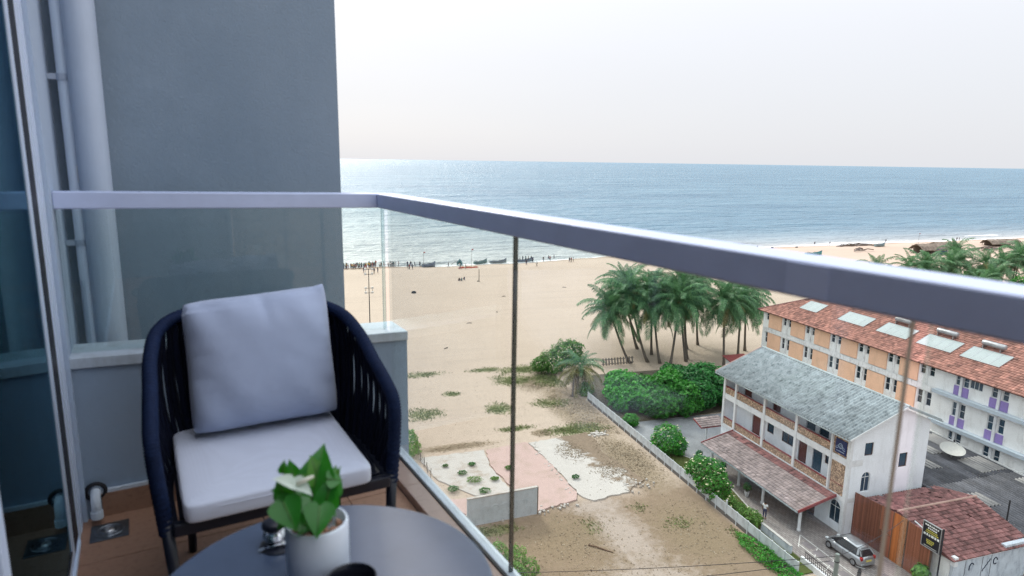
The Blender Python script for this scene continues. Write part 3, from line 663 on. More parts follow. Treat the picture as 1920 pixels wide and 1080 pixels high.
# hipped tile roof
CE, CR = Vector((-.55, 0, 10.72)), Vector((6.3, 0, 13.85))
slope = (CR - CE); sv = slope.normalized()
def keep_c(u, v):
    x = v * sv.x; return u < CL + .4 - x * .95
crf = bpy.data.objects.new('roof', None); COL.objects.link(crf); crf.parent = C
setp(tile_rows(CE, (0, 1, 0), slope, CL + .4, slope.length, .27, .36, .055, keep_c, 14).build('roof_tile', m_tiler, crf), kind='stuff')
setp(tile_rows((CE.x, CL + .45, CE.z), (1, 0, 0), Vector((0, -6.5, 3.13)), 13.2, math.hypot(6.5, 3.13), .27, .36, .055, lambda u, v: v * .9 / 6.5 * 6.85 < min(u, 13.2 - u), 15).build('roof_tile', m_tiler, crf), kind='stuff')
MB().add([CE + Vector((0, 0, -.05)), CE + Vector((0, CL + .35, -.05)), CR + Vector((0, CL - 6.1, -.06)), CR + Vector((0, 0, -.06)), (12.9, 0, 10.7), (12.9, CL + .35, 10.7)], [(0, 1, 2, 3), (3, 2, 5, 4), (1, 5, 2), (0, 3, 4), (0, 4, 5, 1)]).build('roof_deck', m_tiled, crf)
MB().tube([CR + Vector((0, 0, .03)), CR + Vector((0, CL - 6.1, .03))], .13, 8).build('ridge_tile', m_tiled, crf)
MB().tube([CR + Vector((0, CL - 6.1, .03)), CE + Vector((0, CL + .4, .05))], .11, 8).build('ridge_tile', m_tiled, crf)
box_obj('soffit', m_frameb, crf, -.52, .1, 0, CL + .3, 10.62, 10.665)
# solar water heaters on the roof
m_panel = mat('solar_collector_glass', (.36, .40, .40), .18, .1, 1, spec=.7, rand=.06)
m_alu = mat('aluminium', (.55, .56, .58), .35, .08, 3, metal=.8)
m_tank = mat('old_metal_tank', (.42, .42, .44), .45, .25, 2, metal=.5, stain=(.12, .10, .10), sfac=.9, sscale=2)
nvec = Vector((-sv.z, 0, sv.x))
for k, (ys_, npan, tank, lb) in enumerate(((51.0, 3, 0, 'set of pale solar collectors nearest the sea end of the tiled roof'), (44.3, 4, 0, 'pale solar collectors second from the sea end of the tiled roof'), (38.4, 4, 1, 'solar water heater with tank just left of the glass joint on the tiled roof'),
        (33.0, 4, 1, 'solar water heater with tank just right of the glass joint on the tiled roof'), (27.9, 4, 2, 'solar water heater with the stained round tank nearest the right edge'))):
    h_ = thing('solar_water_heater', lb, 'solar heater', (62, 20, 0), 0, 'solar heaters on the tiled hotel roof')
    base = CE + sv * 2.75 + nvec * .09
    for q in range(npan):
        y = ys_ - q * 1.02
        M_ = frame_mat(base + Vector((0, y, 0)), (0, -1, 0), sv)
        p = MB().box(0, .96, 0, 2.0, 0, .06).build('collector', m_panel, h_); p.matrix_local = M_
        fr_ = MB()
        for b_ in ((0, .96, -.03, .0), (0, .96, 2.0, 2.03), (-.028, -.002, -.03, 2.03), (.962, .988, -.03, 2.03)): fr_.box(b_[0], b_[1], b_[2], b_[3], -.03, .075)
        fr_.build('frame', m_alu, p)
    if tank:
        tb = CE + sv * 5.4 + nvec * .5; y1, y0 = ys_ - .3, ys_ - 2.9
        MB().lathe([(0, 0), (.16, .0), (.25, .05), (.27, .12), (.27, 2.28), (.25, 2.35), (.16, 2.4), (0, 2.4)], (0, 0, 0), 18).build('tank', m_tank, h_, smooth=True, loc=(tb.x, y0, tb.z), rot=(R(-90), 0, 0))
        for yy in (y0 + .4, y1 - .4): MB().box(tb.x - .25, tb.x + .25, yy - .03, yy + .03, tb.z - .62, tb.z - .25).build('cradle', m_alu, h_)

# ---------------------------------------------------------------- low dark-roofed building (D)
D = thing('low_building', 'low building with dark corrugated roof between the two hotels', 'building', (51.3, 31.5, 0))
box_obj('wall', m_cream, D, .1, 10.5, .1, 16.6, 0, 2.9)
lay_sheets(D, (10.75, -.4, 2.78), (-1, 0, 0), (0, 1, .045), 10.7, 17.2, 1.06, 2.5, [m_sheetdk, m_sheetlt], seed=23, pitch_=.21, amp=.04) if False else None
V_ = Vector((0, 1, .045))
lay_sheets(D, (.02, -.4, 2.93), (1, 0, 0), V_, 10.6, 17.2, 1.06, 8.6, [m_sheetdk], seed=23, pitch_=.42, amp=.14)
for (x, y, w, l) in ((7.3, 8.6, 2.9, 2.6), (8.4, 13.6, 1.9, 2.6), (9.0, 5.8, 1.3, 1.2), (6.0, 12.6, 1.3, 1.6), (3.2, 10.4, 1.3, 2.2), (2.2, 4.2, 1.3, 2.0)):
    o = link('repair_sheet', corr_sheet(w, l, .42, .14).mesh('repair_sheet', m_sheetlt, True, False), D); o.matrix_local = frame_mat((x, y, 2.93 + (y + .4) * .045 + .10), (1, 0, 0), V_)
MB().bar((10.62, 0, 3.05), (10.62, 17, 3.75), .16, .3).build('flashing', m_cream, D)
MB().tube([(1.1, 2.0, 3.0), (1.1, 2.0, 5.2)], .06, 8).build('vent_pipe', m_dark, D)
dish = thing('satellite_dish', 'large white satellite dish on the dark corrugated roof', 'satellite dish', (58.6, 43.3, 3.45))
m_dish = mat('dish_white', (.46, .45, .43), .6, .06, 2)
dm = MB(); dm.lathe([(.02, 0), (.35, .03), (.7, .11), (1.05, .25), (1.08, .27), (1.05, .235), (.7, .09), (.35, .01), (.02, -.02)], (0, 0, 0), 28)
dm.build('reflector', m_dish, dish, smooth=True, loc=(0, 0, .75), rot=(R(12), R(-8), 0))
MB().tube([(0, 0, 0), (0, 0, .72)], .06, 8).build('mast', m_alu, dish)
MB().tube([(.95, .1, .95), (1.0, .15, 1.2), (.15, .0, 1.75)], .03, 6).build('feed_arm', m_alu, dish)
MB().lathe([(.07, 0), (.09, .1), (.05, .2)], (.1, 0, 1.68), 10, True).build('feed_horn', m_dark, dish)

# ---------------------------------------------------------------- red-tiled house at the gate (E)
E_ = thing('red_tiled_house', 'small house with dark red tile roof and stained white wall by the gate', 'house', (44.3, 31.3, 0))
m_graf = mat('stained_white_wall', (.56, .60, .66), .9, .12, 1.1, .2, 20, .01, stain=(.13, .16, .22), sfac=.75, sscale=1.5)
setp(tile_rows((-.35, -.15, 2.86), (1, 0, 0), (0, 4.9, 1.35), 8.3, math.hypot(4.9, 1.35), .29, .36, .055, None, 31, missing=.01).build('roof_tile', m_tiled, E_), kind='stuff')
setp(tile_rows((7.95, 8.3, 3.35), (-1, 0, 0), (0, -3.6, .86), 8.3, math.hypot(3.6, .86), .29, .36, .055, None, 32, missing=.02).build('roof_tile', m_tiled, E_), kind='stuff')
MB().add([(-.3, -.1, 2.8), (7.9, -.1, 2.8), (7.9, 4.75, 4.13), (-.3, 4.75, 4.13), (-.3, 8.3, 3.28), (7.9, 8.3, 3.28)], [(0, 1, 2, 3), (3, 2, 5, 4), (0, 3, 4), (1, 5, 2), (0, 4, 5, 1)]).build('roof_deck', m_tiled, E_)
MB().tube([(-.38, 4.75, 4.24), (7.98, 4.75, 4.24)], .1, 8).build('ridge_tile', mat('pale_ridge_tile', (.42, .27, .23), .85, .2, 2), E_)
box_obj('wall', m_graf, E_, .1, 7.7, .12, .34, 0, 2.62)
box_obj('side_wall', m_cream, E_, .0, .2, .36, 7.6, 0, 2.6)
box_obj('wall_coping', m_white2, E_, -.05, 5.0, -.0, .36, 2.625, 2.72)
box_obj('raised_wall', m_graf, E_, 5.02, 7.8, -.02, .33, 2.63, 3.15)
box_obj('rail', m_dkblue, E_, 2.2, 4.9, .06, .1, 2.9, 2.94)
for k in range(10): box_obj('rail_bar', m_dkblue, E_, 2.25 + k * .29, 2.28 + k * .29, .066, .096, 2.721, 2.898)
gr = MB()
gr.tube([(2.0 + .18 * math.cos(t) - .1 * t / 3, .112, 1.85 + .34 * math.sin(t)) for t in np.linspace(.6, 3.8, 12)], .045, 5)
gr.tube([(4.35 + .2 * math.cos(t), .112, 1.95 + .27 * math.sin(t)) for t in np.linspace(.2, 5.4, 16)], .045, 5)
gr.tube([(3.1 + .1 * k, .112, 1.3 + .12 * k + .08 * (k % 2)) for k in range(8)], .04, 5)
gr.tube([(1.2 + .02 * k, .112, .9 + .1 * (k % 3)) for k in range(6)], .05, 5)
gr.build('graffiti', mat('dark_paint_marks', (.05, .06, .09), .8), E_)
for x in (1.28, 3.0, 3.9): box_obj('wall_joint', m_dark, E_, x, x + .025, .105, .121, .3, 2.6)
box_obj('end_block', m_white2, E_, -.16, .18, -.12, .22, 2.4, 3.1)
# timber fence and gate along the yard
gate = thing('timber_gate', 'tall brown timber gate and fence beside the white guesthouse', 'gate', (43.7, 33.2, 0))
def wood(name, a, b):
    n = N(name); co = n.coord(); mp_ = n.new('ShaderNodeMapping'); mp_.inputs['Scale'].default_value = (4, 4, .35); n.ln(co, mp_.inputs['Vector'])
    c = n.mix(n.noise(mp_.outputs[0], 2.2, 6, .7), a, b); hs = n.new('ShaderNodeHueSaturation'); n.ln(c, hs.inputs['Color']); n.ln(n.maprange(n.attr('tint'), 0, 1, .7, 1.3), hs.inputs['Value'])
    return n.done(n.bsdf(hs.outputs[0], .55, 0, .35))
m_wb, m_wo, m_wr = wood('brown_timber', (.17, .06, .038), (.27, .105, .065)), wood('orange_timber', (.32, .105, .03), (.46, .17, .055)), wood('red_brown_timber', (.22, .078, .045), (.34, .13, .075))
def planks(y0, y1, z0, z1a, z1b, m, name, x=0., pw=.12):
    k = max(1, int(round((y1 - y0) / pw))); w = (y1 - y0) / k; mm = MB()
    for i in range(k):
        mm.tint = random.random(); zt = z1a + (z1b - z1a) * (i + .5) / k
        mm.box(x - .012 - .006 * (i % 2), x + .012, y0 + i * w + .006, y0 + (i + 1) * w - .006, z0, zt)
    o = mm.build(name, m, gate); o['kind'] = 'stuff'; return o
planks(4.15, 6.85, .05, 4.05, 3.85, m_wb, 'gate_leaf'); planks(3.0, 4.1, 2.02, 4.1, 4.05, m_wr, 'gate_leaf'); planks(3.55, 4.1, .05, 1.95, 1.95, m_wb, 'wicket_door'); planks(3.0, 3.5, .05, 1.95, 1.95, m_wr, 'wicket_door')
planks(1.75, 2.9, .05, 4.15, 4.12, m_wo, 'fence_panel'); planks(-.4, 1.6, .05, 3.95, 4.1, m_wr, 'fence_panel')
for y in (6.93, 4.12, 2.95, 1.68, -.45): box_obj('fence_post', m_frameb, gate, .0, .12, y - .05, y + .05, 0, 4.1)
for z in (.5, 2.0, 3.6): box_obj('fence_rail', m_frameb, gate, .015, .07, -.4, 6.9, z - .04, z + .04)
g2 = MB(); g2.prism([(0, 3.8), (.9, 4.0), (.9, .05), (0, .05)], lambda a, b, k: (a, 6.99 if k == 0 else 7.03, b)); 
# pub-style hanging board
sgn = thing('menu_sign', 'black framed sign board with white and yellow lettering on a post by the gate', 'sign', (43.42, 31.95, 0))
MB().tube([(.05, -.12, 0), (.05, -.12, 5.15)], .06, 10).build('post', m_dark, sgn)
bd = box_obj('board', mat('black_sign', (.012, .012, .018), .4, .2, 3), sgn, -.02, .03, .0, 1.42, 3.12, 5.02)
fr_ = MB()
for b_ in ((0, 1.42, 3.06, 3.13), (0, 1.42, 5.01, 5.08), (-.05, .005, 3.06, 5.08), (1.415, 1.47, 3.06, 5.08)): fr_.box(-.035, .04, *b_)
fr_.build('frame', m_alu, bd)
m_let, m_lety = mat('white_lettering', (.75, .75, .72), .6), mat('yellow_lettering', (.62, .55, .10), .6)
def rows(lines, m, name):
    mm = MB(); rs = random.Random(5)
    for z, h, y0, y1 in lines:
        y = y1
        while y > y0:
            w = rs.uniform(.6, 1.1) * h; mm.box(-.024, -.0205, y - w, y, z, z + h * rs.uniform(.8, 1)); y -= w + h * .35
    mm.build(name, m, bd)
rows([(4.78, .13, .15, 1.3), (4.58, .13, .45, 1.05), (4.02, .19, .10, 1.34), (3.2, .05, .2, 1.2)], m_let, 'white_lettering')
rows([(4.42, .09, .25, 1.15), (4.27, .09, .2, 1.2), (3.55, .09, .5, 1.05), (3.68, .09, .5, 1.05), (3.42, .09, .55, 1.0)], m_lety, 'yellow_lettering')
MB().bar((.15, 1.5, 4.25), (.15, 2.3, 4.45), .06, .07).build('bracket', m_frame, sgn)

# ================================================================== boundary wall and yard things
bw = thing('boundary_wall', 'white precast panel wall running along the edge of the vacant plot', 'wall', (35.0, 36.4, 0))
m_pcw = mat('white_precast', (.52, .545, .57), .9, .1, 1.2, .2, 18, .01, rand=.08, stain=(.26, .25, .24), sfac=.55, sscale=1.6)
m_pbase = mat('dark_plinth', (.13, .12, .115), .95, .25, 1.5, .3, 10, .02)
PS = 1.5; npan = 26
pm = MB().box(-.03, .03, .07, PS - .07, .36, .86).box(-.028, .028, .07, PS - .07, .866, 1.22).mesh('panel', m_pcw)
pb = MB().box(-.05, .05, .0, PS, -.1, .352).mesh('plinth', m_pbase)
pp = MB().box(-.06, .06, -.066, .066, -.1, 1.25).mesh('wall_post', m_pcw)
for k in range(npan):
    link('panel', pm, bw, (0, k * PS, 0)); link('plinth', pb, bw, (0, k * PS, 0)); link('wall_post', pp, bw, (0, k * PS, 0 if k != 6 else .35))
link('wall_post', pp, bw, (0, npan * PS, 0))
iw = thing('planter_wall', 'low weathered wall between the lawn strip and the paved yard', 'wall', (36.55, 38.9, 0))
box_obj('wall', m_graf, iw, -.1, .1, 0, 3.6, 0, .75); box_obj('coping', m_kerb, iw, -.13, .13, -.02, 3.62, .752, .8)
eg = thing('entrance_railing', 'short dark metal railing on a low wall at the driveway entrance', 'railing', (36.6, 34.6, 0))
box_obj('base_wall', m_white2, eg, -.1, .1, 0, 3.2, 0, .55); box_obj('top_rail', m_dark, eg, -.02, .02, 0, 2.9, 1.1, 1.14)
for k in range(14): box_obj('bar', m_dark, eg, -.015, .015, .05 + k * .21, .08 + k * .21, .552, 1.098)
# free-standing wall panel on the plot
lw = thing('old_wall_panel', 'free-standing pale blue-grey wall left on the plot below the concrete floor', 'wall', (12.4, 50.25, 0), math.atan2(.4, 6.5))
m_blu = mat('pale_blue_render', (.46, .49, .52), .92, .10, 1.2, .6, 16, .03, stain=(.30, .31, .33), sfac=.6, sscale=1.4)
box_obj('wall', m_blu, lw, 0, 6.5, -.1, .1, -.1, 2.55); box_obj('coping', m_slabw, lw, -.03, 6.53, -.13, .13, 2.552, 2.64)
rl = MB()
for k in range(6):
    cxr = .7 + k * .9
    rl.tube([(cxr + .38 * math.cos(t), -.1, 1.35 + .33 * math.sin(t)) for t in np.linspace(-.4, 3.5, 13)], .035, 5)
rl.build('relief_scroll', m_blu, lw)
box_obj('end_pier', mat('rusty_edge', (.25, .2, .17), .9), lw, 6.532, 6.6, -.12, .12, -.1, 2.62)
# wire fence posts at the far left of the plot
for k, (x, y) in enumerate(((11.0, 59.6), (10.95, 61.0), (10.85, 62.4), (10.75, 63.8), (10.8, 65.4), (10.85, 67.0), (10.9, 68.6))):
    t_ = MB().tube([(0, 0, -.2), (random.uniform(-.06, .06), random.uniform(-.05, .05), 1.05 + random.uniform(-.1, .25))], .04, 6).build('fence_post', mat('grey_timber', (.17, .15, .14), .9) if k == 0 else bpy.data.materials['grey_timber'])
    t_.location = (x, y, 0); setp(t_, 'thin grey stake in the row along the left edge of the plot', 'fence post', 'stakes along the left edge of the plot')
wr = MB()
for z in (.4, .8): wr.tube([(11.0, 59.6, z), (10.85, 62.4, z - .04), (10.75, 63.8, z), (10.85, 67, z - .03), (10.9, 68.6, z)], .012, 4)
setp(wr.build('fence_wire', m_dark), 'two slack wires strung between the grey stakes', 'wire')
o = MB().tube([(0, 0, .06), (.5, -.45, .1), (1.0, -1.05, .08), (1.5, -1.5, .05)], [.06, .055, .05, .03], 7).build('fallen_branch', mat('brown_wood', (.12, .07, .045), .9)); o.location = (21.3, 44.7, 0)
setp(o, 'brown stick lying on the bare ground of the plot', 'branch')
rb = MB(); rs = random.Random(4)
for k in range(150):
    x, y, s_ = (rs.gauss(29.6, .9), rs.gauss(53.0, .7), 0) if k < 60 else (23.4 + rs.gauss(0, .25), rs.uniform(51.5, 65), 0) if k < 100 else (rs.uniform(12, 23), 50.9 + rs.gauss(0, .3), 0)
    s_ = rs.uniform(.03, .11)
    rb.box(x - s_, x + s_, y - s_ * .7, y + s_ * .8, 0, .12 + s_ * .6)
setp(rb.build('rubble', m_slabw), 'pale broken rubble strewn along the edges of the old concrete floors', 'rubble', kind='stuff')
rb = MB()
for k in range(26):
    x, y, s_ = rs.gauss(31.4, .7), rs.gauss(65.0, .3), rs.uniform(.06, .2); rb.box(x - s_, x + s_, y - s_ * .7, y + s_ * .8, 0, s_ * .9)
setp(rb.build('rubble', m_slabw), 'small heap of broken stones behind the broken floor slab', 'rubble', kind='stuff')

# ---- utility pole and wires
up_ = thing('utility_pole', 'grey concrete utility pole in front of the paved driveway', 'pole', (30.95, 29.08, 0))
MB().lathe([(.2, 0), (.13, 7.2), (.0, 7.21)], (0, 0, 0), 12).build('pole', mat('concrete_pole', (.20, .23, .22), .9), up_)
MB().tube([(0, 0, 6.66), (0, 0, 6.72)], .16, 10).build('band', m_dark, up_)
for a, b, lab in (((30.9, 29.1, 7.05), (6, 36.8, 5.6), 'upper dark cable running from the pole out over the bare ground'), ((30.5, 29.2, 6.72), (6, 35.2, 5.0), 'lower dark cable running from the pole out over the bare ground'), ((31.0, 29.1, 7.05), (43.72, 35.3, 3.9), 'dark cable running from the pole over the silver car to the fence')):
    a, b = Vector(a), Vector(b); pts = [a.lerp(b, t) + Vector((0, 0, -.3 * 4 * t * (1 - t))) for t in np.linspace(0, 1, 22)]
    setp(MB().tube(pts, .02, 5).build('cable', m_dark), lab, 'cable')

# ================================================================== plants
def leaf_mesh(name, pts, nrm, size, m, seed, asp=.55, tint=None, fold=.25):
    """many small folded leaves in one mesh; pts (n,3), nrm (n,3)"""
    r_ = np.random.default_rng(seed); k = len(pts)
    nrm = nrm + r_.normal(0, .55, (k, 3)); nrm /= np.linalg.norm(nrm, axis=1)[:, None] + 1e-9
    a = r_.normal(0, 1, (k, 3)); a -= nrm * (a * nrm).sum(1)[:, None]; a /= np.linalg.norm(a, axis=1)[:, None] + 1e-9
    b = np.cross(nrm, a); s_ = size * r_.uniform(.65, 1.35, k)[:, None]
    v = np.stack([pts - a * s_ * .5, pts + b * s_ * asp * .5 + nrm * s_ * fold * .3, pts + a * s_ * .5 - nrm * s_ * .1, pts - b * s_ * asp * .5 + nrm * s_ * fold * .3], 1).reshape(-1, 3)
    me = bpy.data.meshes.new(name); me.vertices.add(4 * k); me.vertices.foreach_set('co', v.reshape(-1))
    me.loops.add(6 * k); me.polygons.add(2 * k)
    i0 = np.arange(k)[:, None] * 4
    me.loops.foreach_set('vertex_index', (i0 + np.array([[0, 1, 2, 0, 2, 3]])).reshape(-1).astype(np.int32))
    me.polygons.foreach_set('loop_start', np.arange(0, 6 * k, 3, dtype=np.int32))
    me.update(calc_edges=True)
    at = me.attributes.new('tint', 'FLOAT', 'FACE')
    t = np.clip(r_.normal(.45, .25, k), 0, 1) if tint is None else np.clip(tint + r_.normal(0, .15, k), 0, 1)
    at.data.foreach_set('value', np.repeat(t, 2).astype(np.float32)); me.materials.append(m)
    return me
def blob_points(blobs, n, seed, zmin=.15, lump=.34, shell=(.62, 1.04)):
    r_ = np.random.default_rng(seed); P, Nn, T = [], [], []
    area = np.array([b[3] * b[4] + b[3] * b[5] + b[4] * b[5] for b in blobs]); cnt = (n * area / area.sum()).astype(int)
    for b, c_ in zip(blobs, cnt):
        d = r_.normal(0, 1, (c_ * 2, 3)); d /= np.linalg.norm(d, axis=1)[:, None]
        ax, ay = d[:, 0] * 2.2 + b[0], d[:, 1] * 2.2 + d[:, 2] * 1.7 + b[1]
        ln = (fbm(ax * 1.7, ay * 1.7, .9, seed + 3, 3) - .5) * 2
        rad = r_.uniform(shell[0], shell[1], len(d)) ** .6 * (1 + lump * ln)
        p = np.array(b[:3]) + d * rad[:, None] * np.array(b[3:6])
        inside = np.zeros(len(p), bool)
        for b2 in blobs:
            if b2 is b: continue
            inside |= (((p - np.array(b2[:3])) / np.array(b2[3:6])) ** 2).sum(1) < .42
        ok = ~inside & (p[:, 2] > zmin); p, d, ln = p[ok][:c_], d[ok][:c_], ln[ok][:c_]
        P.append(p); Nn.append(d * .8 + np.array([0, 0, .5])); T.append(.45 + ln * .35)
    return np.concatenate(P), np.concatenate(Nn), np.concatenate(T)
m_leaf = leaf_mat('bright_green_leaf', (.010, .105, .014), (.085, .43, .035))
m_leafd = leaf_mat('deep_green_leaf', (.008, .07, .02), (.05, .28, .05))
m_leafy = leaf_mat('yellow_green_leaf', (.035, .13, .016), (.18, .38, .06))
m_bark = mat('bark', (.12, .095, .075), .95, .25, 3, .5, 20, .02)
m_flower = mat('cream_flower', (.75, .68, .45), .7, .1, 5)
m_core = mat('dark_core_fill', (.008, .022, .008), .95, .3, 2)
def bush(name, label, cat, loc, blobs, n, size, m, seed, stems=5, trunk_r=.06, group=None, core=.0, part='foliage', flowers=0):
    t = thing(name, label, cat, loc, 0, group)
    P, Nn, T = blob_points(blobs, n, seed); link(part, leaf_mesh(name + '_leaves', P, Nn, size, m, seed, tint=T), t)
    rs = random.Random(seed); mm = MB()
    for k in range(stems):
        b = rs.choice(blobs); a0 = Vector((rs.uniform(-.3, .3) + b[0] * .35, rs.uniform(-.3, .3) + b[1] * .35, -.1)); e = Vector((b[0] + rs.uniform(-.4, .4) * b[3], b[1] + rs.uniform(-.4, .4) * b[4], b[2] + .3 * b[5]))
        mm.tube([a0, a0.lerp(e, .5) + Vector((rs.uniform(-.2, .2), rs.uniform(-.2, .2), .25)), e], [trunk_r, trunk_r * .75, trunk_r * .35], 6)
    mm.build('stem' if cat != 'tree' else 'trunk', m_bark, t)
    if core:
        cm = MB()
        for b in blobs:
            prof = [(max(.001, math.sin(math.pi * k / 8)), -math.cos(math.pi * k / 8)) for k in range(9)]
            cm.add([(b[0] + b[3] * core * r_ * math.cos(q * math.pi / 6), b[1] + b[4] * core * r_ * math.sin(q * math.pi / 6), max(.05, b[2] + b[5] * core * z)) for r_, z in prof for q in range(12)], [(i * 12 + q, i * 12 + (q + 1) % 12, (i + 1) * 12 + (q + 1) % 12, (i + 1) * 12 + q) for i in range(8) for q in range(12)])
        cm.build('dark_core', m_core, t, smooth=True)  # solid dark blobs added inside the leaves to block see-through
    if flowers:
        r2 = np.random.default_rng(seed + 9); sel = r2.choice(len(P), flowers, False); fm = MB()
        for i in sel:
            p, d = P[i] + Nn[i] * .06, Nn[i]
            for q in range(4):
                a_ = q * math.pi / 2 + r2.uniform(0, 1); s_ = r2.uniform(.07, .12)
                fm.add([p, p + np.array([math.cos(a_ - .5), math.sin(a_ - .5), .3]) * s_, p + np.array([math.cos(a_), math.sin(a_), .45]) * s_ * 1.5, p + np.array([math.cos(a_ + .5), math.sin(a_ + .5), .3]) * s_], [(0, 1, 2, 3)])
        setp(fm.build('flowers', m_flower, t, fixn=False), kind='stuff')
    return t
# the dense clipped-looking trees behind the boundary wall
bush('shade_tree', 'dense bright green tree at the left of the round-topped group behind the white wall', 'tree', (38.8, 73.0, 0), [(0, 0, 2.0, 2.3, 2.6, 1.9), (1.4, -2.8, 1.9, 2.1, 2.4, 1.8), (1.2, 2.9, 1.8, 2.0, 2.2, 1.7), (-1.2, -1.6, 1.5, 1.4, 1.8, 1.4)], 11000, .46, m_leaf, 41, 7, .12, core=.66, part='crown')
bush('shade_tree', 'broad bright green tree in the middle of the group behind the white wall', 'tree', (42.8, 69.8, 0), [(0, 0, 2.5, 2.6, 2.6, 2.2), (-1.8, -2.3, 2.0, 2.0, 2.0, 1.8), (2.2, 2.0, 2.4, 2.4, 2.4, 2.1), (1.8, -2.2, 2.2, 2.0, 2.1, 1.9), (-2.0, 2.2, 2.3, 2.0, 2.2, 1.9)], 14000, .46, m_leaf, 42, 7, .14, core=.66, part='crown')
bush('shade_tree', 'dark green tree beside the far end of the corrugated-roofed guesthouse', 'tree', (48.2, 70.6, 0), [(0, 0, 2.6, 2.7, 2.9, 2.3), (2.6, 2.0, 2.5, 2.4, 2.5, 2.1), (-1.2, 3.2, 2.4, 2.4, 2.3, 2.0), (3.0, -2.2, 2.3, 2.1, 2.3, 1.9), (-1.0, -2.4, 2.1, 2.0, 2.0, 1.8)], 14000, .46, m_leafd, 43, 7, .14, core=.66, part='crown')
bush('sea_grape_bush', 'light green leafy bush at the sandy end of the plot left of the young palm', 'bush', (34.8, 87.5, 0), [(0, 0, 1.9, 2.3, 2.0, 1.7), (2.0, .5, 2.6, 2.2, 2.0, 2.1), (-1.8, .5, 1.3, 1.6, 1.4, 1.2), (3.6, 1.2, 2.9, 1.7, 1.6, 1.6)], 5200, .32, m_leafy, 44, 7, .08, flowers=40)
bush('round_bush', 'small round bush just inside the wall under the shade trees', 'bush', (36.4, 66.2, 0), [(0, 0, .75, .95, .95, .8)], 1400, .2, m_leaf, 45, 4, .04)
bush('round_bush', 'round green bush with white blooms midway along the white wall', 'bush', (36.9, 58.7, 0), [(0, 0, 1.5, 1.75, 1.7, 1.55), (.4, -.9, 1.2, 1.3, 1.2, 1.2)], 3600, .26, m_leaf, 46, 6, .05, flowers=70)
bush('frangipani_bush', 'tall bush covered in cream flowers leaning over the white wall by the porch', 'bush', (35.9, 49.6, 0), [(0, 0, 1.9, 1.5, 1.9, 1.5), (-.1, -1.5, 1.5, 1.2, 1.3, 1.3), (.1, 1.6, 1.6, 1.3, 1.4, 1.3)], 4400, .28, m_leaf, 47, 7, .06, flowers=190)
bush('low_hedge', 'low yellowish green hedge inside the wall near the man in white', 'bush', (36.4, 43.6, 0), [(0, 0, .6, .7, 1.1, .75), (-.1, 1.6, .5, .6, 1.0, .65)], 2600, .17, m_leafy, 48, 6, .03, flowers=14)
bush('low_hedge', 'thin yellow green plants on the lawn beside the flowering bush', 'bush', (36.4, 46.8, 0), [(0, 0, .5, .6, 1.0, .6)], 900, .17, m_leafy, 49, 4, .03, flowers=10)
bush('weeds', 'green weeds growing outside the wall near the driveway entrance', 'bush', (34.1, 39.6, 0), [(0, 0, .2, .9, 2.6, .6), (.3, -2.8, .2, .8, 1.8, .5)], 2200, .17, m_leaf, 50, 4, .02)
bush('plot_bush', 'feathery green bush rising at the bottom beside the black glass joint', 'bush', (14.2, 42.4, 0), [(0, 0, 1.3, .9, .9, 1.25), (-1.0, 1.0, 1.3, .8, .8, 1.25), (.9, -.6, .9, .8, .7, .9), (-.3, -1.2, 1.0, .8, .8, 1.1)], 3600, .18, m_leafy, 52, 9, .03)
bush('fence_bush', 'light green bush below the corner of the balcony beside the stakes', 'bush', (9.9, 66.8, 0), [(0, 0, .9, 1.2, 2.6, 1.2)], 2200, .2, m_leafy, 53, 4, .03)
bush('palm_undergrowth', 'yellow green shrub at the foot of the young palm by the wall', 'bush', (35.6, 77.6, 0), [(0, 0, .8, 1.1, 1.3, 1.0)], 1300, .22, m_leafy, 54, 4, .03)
for k, (x, y, z, s_, lb) in enumerate(((15.0, 57.8, .1, .75, 'dark weedy clump in the middle of the pale concrete floor'), (12.6, 56.6, .1, .6, 'grey-green weed near the left end of the pale concrete floor'), (14.2, 59.6, .1, .5, 'small weed on the pale concrete beside the stakes'), (17.0, 57.5, .12, .45, 'weed at the joint of pale and pink concrete'), (15.6, 61.2, .1, .45, 'low weed on the cleanest part of the pale concrete'), (15.4, 55.4, .12, .6, 'fresh green weed just above the free-standing wall'), (19.0, 59.3, .13, .5, 'weed growing through the pink floor'), (24.8, 55.6, .14, .45, 'weed at the edge of the broken floor slab'), (12.9, 61.6, .1, .35, 'tiny weed near the far corner of the pale concrete'))):
    bush('weed_clump', lb, 'weed', (x, y, z), [(0, 0, .08, s_, s_ * .8, s_ * .55)], 420, .13, m_leafd if k % 3 else m_leafy, 60 + k, 3, .012)
# grass and dead leaves scattered over the plot
def scatter(mask, n, seed):
    r_ = np.random.default_rng(seed); w = mask.copy()
    dx = np.gradient(gx)[:, None] * np.gradient(gy)[None, :]; w = (w * dx * ((GX > 9) & (GX < 34.6) & (GY > 34) & (GY < 97))).reshape(-1); w /= w.sum()
    i = r_.choice(len(w), n, True, w); return np.stack([GX.reshape(-1)[i] + r_.uniform(-.2, .2, n), GY.reshape(-1)[i] + r_.uniform(-.2, .2, n), GZ.reshape(-1)[i]], -1)
gpts = scatter(np.clip(grass * (fn2 + .1) - .12, 0, 1), 9000, 5); gpts[:, 2] += .05
o = link('grass', leaf_mesh('grass', gpts, np.tile([[.9, .0, .25]], (len(gpts), 1)) * np.random.default_rng(2).choice([-1, 1], (len(gpts), 1)), .26, leaf_mat('dry_grass', (.09, .14, .045), (.30, .33, .14)), 71, .35)); setp(o, 'patchy green grass growing over the sandy plot', 'grass', kind='stuff')
